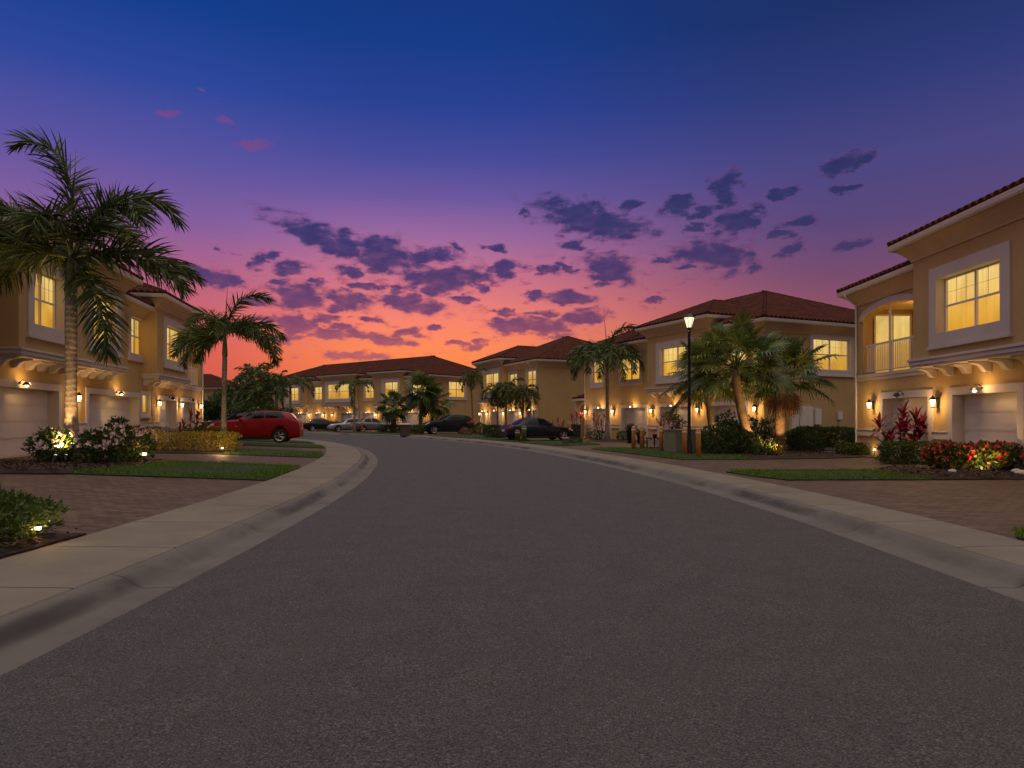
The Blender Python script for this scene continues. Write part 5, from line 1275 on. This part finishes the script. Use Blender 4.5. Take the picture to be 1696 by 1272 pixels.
# ------------------------------------------------------------------ cars
TYRE = simple('tyre_rubber', (.012, .012, .012, 1), .85)
RIM = simple('alloy_rim', (.42, .41, .40, 1), .3, .85, namt=.08)
GLASS = simple('car_glass', (.006, .007, .009, 1), .06, 0, namt=.1, spec=.22)
HEAD = simple('headlight_glass', (.55, .55, .56, 1), .12, .2)
TAIL = simple('taillight_glass', (.30, .012, .010, 1), .15)
def paint(name, c, met=0): return simple(name, c, .35, met, nscale=2, namt=.04, coat=.14, spec=.2)
def car(name, label, cat, loc, heading, L, Wd, H, colour, wb, shape='suv', wr=.34, group='parked cars'):
    """loft: stations along x (front = +x); heading = direction of the nose"""
    root = empty(name, loc, heading); tag(root, label, cat, group); hw = Wd/2; gc = .19
    if shape == 'suv':   # (x/L from rear, shoulder z/H, top z/H, roof half width/hw)
        st = [(0,.42,.44,.82),(.012,.60,.63,.80),(.05,.70,.75,.76),(.10,.745,.90,.70),(.20,.76,.97,.70),(.40,.745,1.0,.72),(.50,.73,.965,.72),(.58,.715,.86,.70),(.665,.695,.715,.80),(.82,.65,.68,.82),(.93,.58,.605,.80),(.985,.47,.49,.76),(1,.33,.34,.70)]
    else:
        st = [(0,.42,.43,.78),(.015,.60,.62,.76),(.06,.635,.67,.74),(.16,.64,.70,.70),(.24,.64,.88,.62),(.33,.63,.985,.62),(.45,.625,1.0,.64),(.56,.61,.95,.62),(.64,.60,.80,.64),(.71,.59,.63,.76),(.82,.57,.595,.78),(.93,.53,.545,.74),(.98,.45,.46,.70),(1,.33,.34,.64)]
    X = np.array([s_[0] for s_ in st]); 
    def smooth(xs, col):
        y = np.interp(xs, X, [s_[col] for s_ in st]); 
        k = np.array([.2, .6, .2]); y2 = np.convolve(np.pad(y, 1, mode='edge'), k, 'valid'); return y2
    N = 81; xs = (1-np.cos(np.linspace(0, 1, N)*math.pi))/2*.35+np.linspace(0, 1, N)*.65
    sh, tp, rw = smooth(xs, 1)*H, smooth(xs, 2)*H, smooth(xs, 3)*hw
    bw = hw*(1-.16*np.abs(2*xs-1)**5-.05*np.abs(2*xs-1)**2)
    zb = gc+.10*np.clip((np.abs(2*xs-1)-.8)/.2, 0, 1)
    def section(i):
        b, s_, t, r, z0 = bw[i], sh[i], max(tp[i], sh[i]+.015), min(rw[i], bw[i]*.96), zb[i]
        h = s_-z0
        return [(0,z0),(b*.86,z0),(b*.955,z0+h*.06),(b*.985,z0+h*.25),(b,z0+h*.5),(b*.995,z0+h*.72),(b*.965,z0+h*.93),(b*.93,s_),(r+(b*.93-r)*.5,s_+(t-s_)*.5),(r*1.0,s_+(t-s_)*.86),(r*.90,s_+(t-s_)*.96),(r*.55,t),(0,t+.004)]
    secs = [section(i) for i in range(N)]; K = len(secs[0])
    bm = bmesh.new(); rows = []
    for i in range(N):
        x = (xs[i]-.5)*L
        right = [(x, -y, z) for y, z in secs[i]]; left = [(x, y, z) for y, z in secs[i][-2:0:-1]]
        rows.append([bm.verts.new(q) for q in right+left])
    for r0, r1 in zip(rows, rows[1:]):
        for j in range(len(r0)): bm.faces.new((r0[j], r1[j], r1[(j+1) % len(r0)], r0[(j+1) % len(r0)]))
    bm.faces.new(rows[0]); bm.faces.new(rows[-1][::-1])
    bmesh.ops.recalc_face_normals(bm, faces=bm.faces)
    me = bpy.data.meshes.new('body'); bm.to_mesh(me); bm.free()
    xf, xr = wb/2+.03*L*.4, -wb/2+.03*L*.4
    body = link('body_cut', me); ct = MB()
    for xw in (xf, xr):
        for s_ in (-1, 1): ct.tube([(xw, s_*(hw-.30), wr), (xw, s_*(hw+.2), wr)], wr+.055, 28)
    cut = ct.build('cut', TYRE); md = body.modifiers.new('b', 'BOOLEAN'); md.operation = 'DIFFERENCE'; md.object = cut; md.solver = 'EXACT'
    dg = bpy.context.evaluated_depsgraph_get(); dg.update(); nm = bpy.data.meshes.new_from_object(body.evaluated_get(dg))
    bpy.data.objects.remove(body); bpy.data.objects.remove(cut)
    nm.materials.clear(); nm.materials.append(colour)
    for p_ in nm.polygons: p_.use_smooth = p_.area < .4
    bo = link('body', nm, root)
    nm.update()
    def P3(i, j, off, s_):          # point on the loft at section i (float), profile j (float)
        i0 = int(min(N-2, max(0, math.floor(i)))); fi = i-i0; j0 = int(min(K-2, math.floor(j))); fj = j-j0
        def g(a, b): y, z = secs[a][b]; return np.array([(xs[a]-.5)*L, s_*y, z])
        p_ = (g(i0,j0)*(1-fj)+g(i0,j0+1)*fj)*(1-fi)+(g(i0+1,j0)*(1-fj)+g(i0+1,j0+1)*fj)*fi
        return p_
    def patch(nm_, x0, x1, j0, j1, mat, sides=(-1, 1), off=.012, parent=None, skew=(0, 0)):
        for s_ in sides:
            m = MB(); nu, nv = 14, 6; idx = []
            for a in range(nu+1):
                r = []
                for b in range(nv+1):
                    jj = j0+(j1-j0)*b/nv; t = b/nv
                    xx = x0+skew[0]*t+(x1+skew[1]*t-x0-skew[0]*t)*a/nu
                    i = float(np.interp(xx, xs, np.arange(N))); e = .05
                    p_ = P3(i, jj, 0, s_); du = P3(min(N-1.01, i+.5), jj, 0, s_)-P3(max(0, i-.5), jj, 0, s_); dv_ = P3(i, min(K-1.01, jj+.3), 0, s_)-P3(i, max(0, jj-.3), 0, s_)
                    n_ = np.cross(du, dv_)*s_; n_ = n_/(np.linalg.norm(n_)+1e-9)
                    if n_[2] < -.2 or n_[1]*s_ < -.3: n_ = -n_
                    q = p_+n_*off; r.append(m.p(*q))
                idx.append(r)
            for a in range(nu):
                for b in range(nv): m.f.append([idx[a][b], idx[a+1][b], idx[a+1][b+1], idx[a][b+1]])
            m.build(nm_, mat, parent or root, smooth=True)
    if shape == 'suv':
        patch('side_window', .15, .37, 7.1, 9.25, GLASS, skew=(.06, 0)); patch('side_window', .377, .64, 7.1, 9.25, GLASS, skew=(0, -.10))
        patch('windscreen', .54, .655, 9.3, 12, GLASS); patch('rear_window', .055, .105, 9.3, 12, GLASS)
        patch('headlight', .90, .975, 5.7, 6.9, HEAD); patch('taillight', .010, .10, 5.6, 6.8, TAIL)
    else:
        patch('side_window', .24, .42, 7.35, 9.0, GLASS, skew=(.05, 0)); patch('side_window', .435, .64, 7.35, 9.0, GLASS, skew=(0, -.07))
        patch('windscreen', .60, .695, 9.3, 12, GLASS); patch('rear_window', .175, .29, 9.3, 12, GLASS)
        patch('headlight', .91, .975, 5.4, 6.8, HEAD); patch('taillight', .012, .075, 5.4, 6.9, TAIL)
    for xw in (xf, xr):
        for s_ in (-1, 1):
            w_ = empty('wheel', (xw, s_*(hw-.115), wr)); w_.parent = root
            t = MB(lambda r_, h_, a_: (r_, h_, a_)); n = 28; prof = [(wr*.66,-.10),(wr*.92,-.11),(wr,-.08),(wr,.08),(wr*.92,.11),(wr*.66,.10)]
            rg = [[t.p(r_*math.cos(2*math.pi*k/n), y, r_*math.sin(2*math.pi*k/n)) for r_, y in prof] for k in range(n)]
            for k in range(n):
                for j in range(len(prof)): t.f.append([rg[k][j], rg[(k+1) % n][j], rg[(k+1) % n][(j+1) % len(prof)], rg[k][(j+1) % len(prof)]])
            t.build('tyre', TYRE, w_, smooth=True)
            r = MB(); o_ = s_*.085
            for k in range(5):
                a = k*2*math.pi/5
                for da in (-.16, .16):
                    r.tube([(.04*math.cos(a), o_, .04*math.sin(a)), (wr*.66*math.cos(a+da), o_-s_*.01, wr*.66*math.sin(a+da))], .022, 5)
            r.tube([(0, o_-s_*.02, 0), (0, o_+s_*.015, 0)], .06, 10)
            n = 24; ringv = [[r.p(q*math.cos(2*math.pi*k/n), o_+y, q*math.sin(2*math.pi*k/n)) for q, y in ((wr*.6, 0), (wr*.69, s_*.02), (wr*.69, -s_*.12), (wr*.6, -s_*.12))] for k in range(n)]
            for k in range(n):
                for j in range(4): r.f.append([ringv[k][j], ringv[(k+1) % n][j], ringv[(k+1) % n][(j+1) % 4], ringv[k][(j+1) % 4]])
            r.build('rim', RIM, w_)
    # mirrors, trim, plate
    xm = (.625-.5)*L
    for s_ in (-1, 1):
        m = MB(); m.tube([(xm, s_*hw*.9, H*.66), (xm, s_*(hw+.06), H*.70)], .02, 5); m.tube([(xm-.03, s_*(hw+.0), H*.715), (xm-.03, s_*(hw+.18), H*.715)], [.075, .06], 8); m.build('mirror', colour, root, smooth=True)
        m = MB(); m.box(xr+wr+.1, xf-wr-.1, s_*hw*.955-.02, s_*hw*.955+.03, gc-.02, gc+.13); m.build('sill', TYRE, root, bevel=.01)
        if True:
            for xd in ((.41-.5)*L, (.60-.5)*L):
                m = MB(); m.box(xd-.16, xd-.02, s_*hw*.985-.015, s_*hw*.985+.03, H*.53, H*.55); m.build('door_handle', colour, root, bevel=.006)
    m = MB(); m.box(-L/2-.012, -L/2+.03, -.24, .24, H*.40, H*.40+.12); m.build('number_plate', M['trim'], root)
    m = MB(); m.box(L/2-.05, L/2+.012, -.42, .42, gc+.12, gc+.28); m.build('grille', M['black'], root, bevel=.01)
    return root
hd = math.atan2(-.18, -1)
car('red_car', 'red crossover car parked on the left driveway behind the slim palm', 'car', (-13.0, 34.3, lz(-13.0, 34.3)+.01), hd, 4.5, 1.84, 1.62, paint('red_paint', (.30, .005, .010, 1)), 2.70, 'suv', .35)
car('dark_car', 'dark grey car parked beyond the red one against the left townhouse', 'car', (-15.85, 39.2, .365), hd, 4.5, 1.85, 1.50, paint('charcoal_paint', (.03, .03, .033, 1)), 2.7, 'suv', .36)
car('black_sedan', 'black sedan parked in front of the three small palms', 'car', (px(889, 43.0), 43.0, .14), math.atan2(.36, .93), 4.55, 1.83, 1.47, paint('black_paint', (.012, .013, .018, 1)), 2.8, 'sedan', .33)
car('black_suv', 'black SUV facing left in front of the far house corner', 'car', (px(742, 62.0), 62.0, .14), math.atan2(-.30, -.95), 4.7, 1.9, 1.78, paint('deep_blue_black_paint', (.012, .014, .022, 1)), 2.8, 'suv', .38)
hp = math.atan2(-1.0, -.55)
car('silver_sedan', 'silver sedan at the far bend left of the slim orange post', 'car', (px(579, 73.5), 73.5, .14), math.atan2(-.45, -.9), 4.6, 1.8, 1.45, paint('silver_paint', (.36, .35, .35, 1), .5), 2.7, 'sedan', .32)
car('grey_sedan', 'grey sedan at the far bend right of the slim orange post', 'car', (px(617, 72.0), 72.0, .14), math.atan2(.5, .87), 4.6, 1.8, 1.5, paint('grey_paint', (.20, .19, .19, 1), .5), 2.7, 'sedan', .32)
car('black_sedan', 'small black sedan at the far bend behind the rear of the red car', 'car', (px(534, 78), 78, .14), math.atan2(.45, .9), 4.5, 1.8, 1.45, paint('soft_black_paint', (.015, .015, .016, 1)), 2.7, 'sedan', .32)
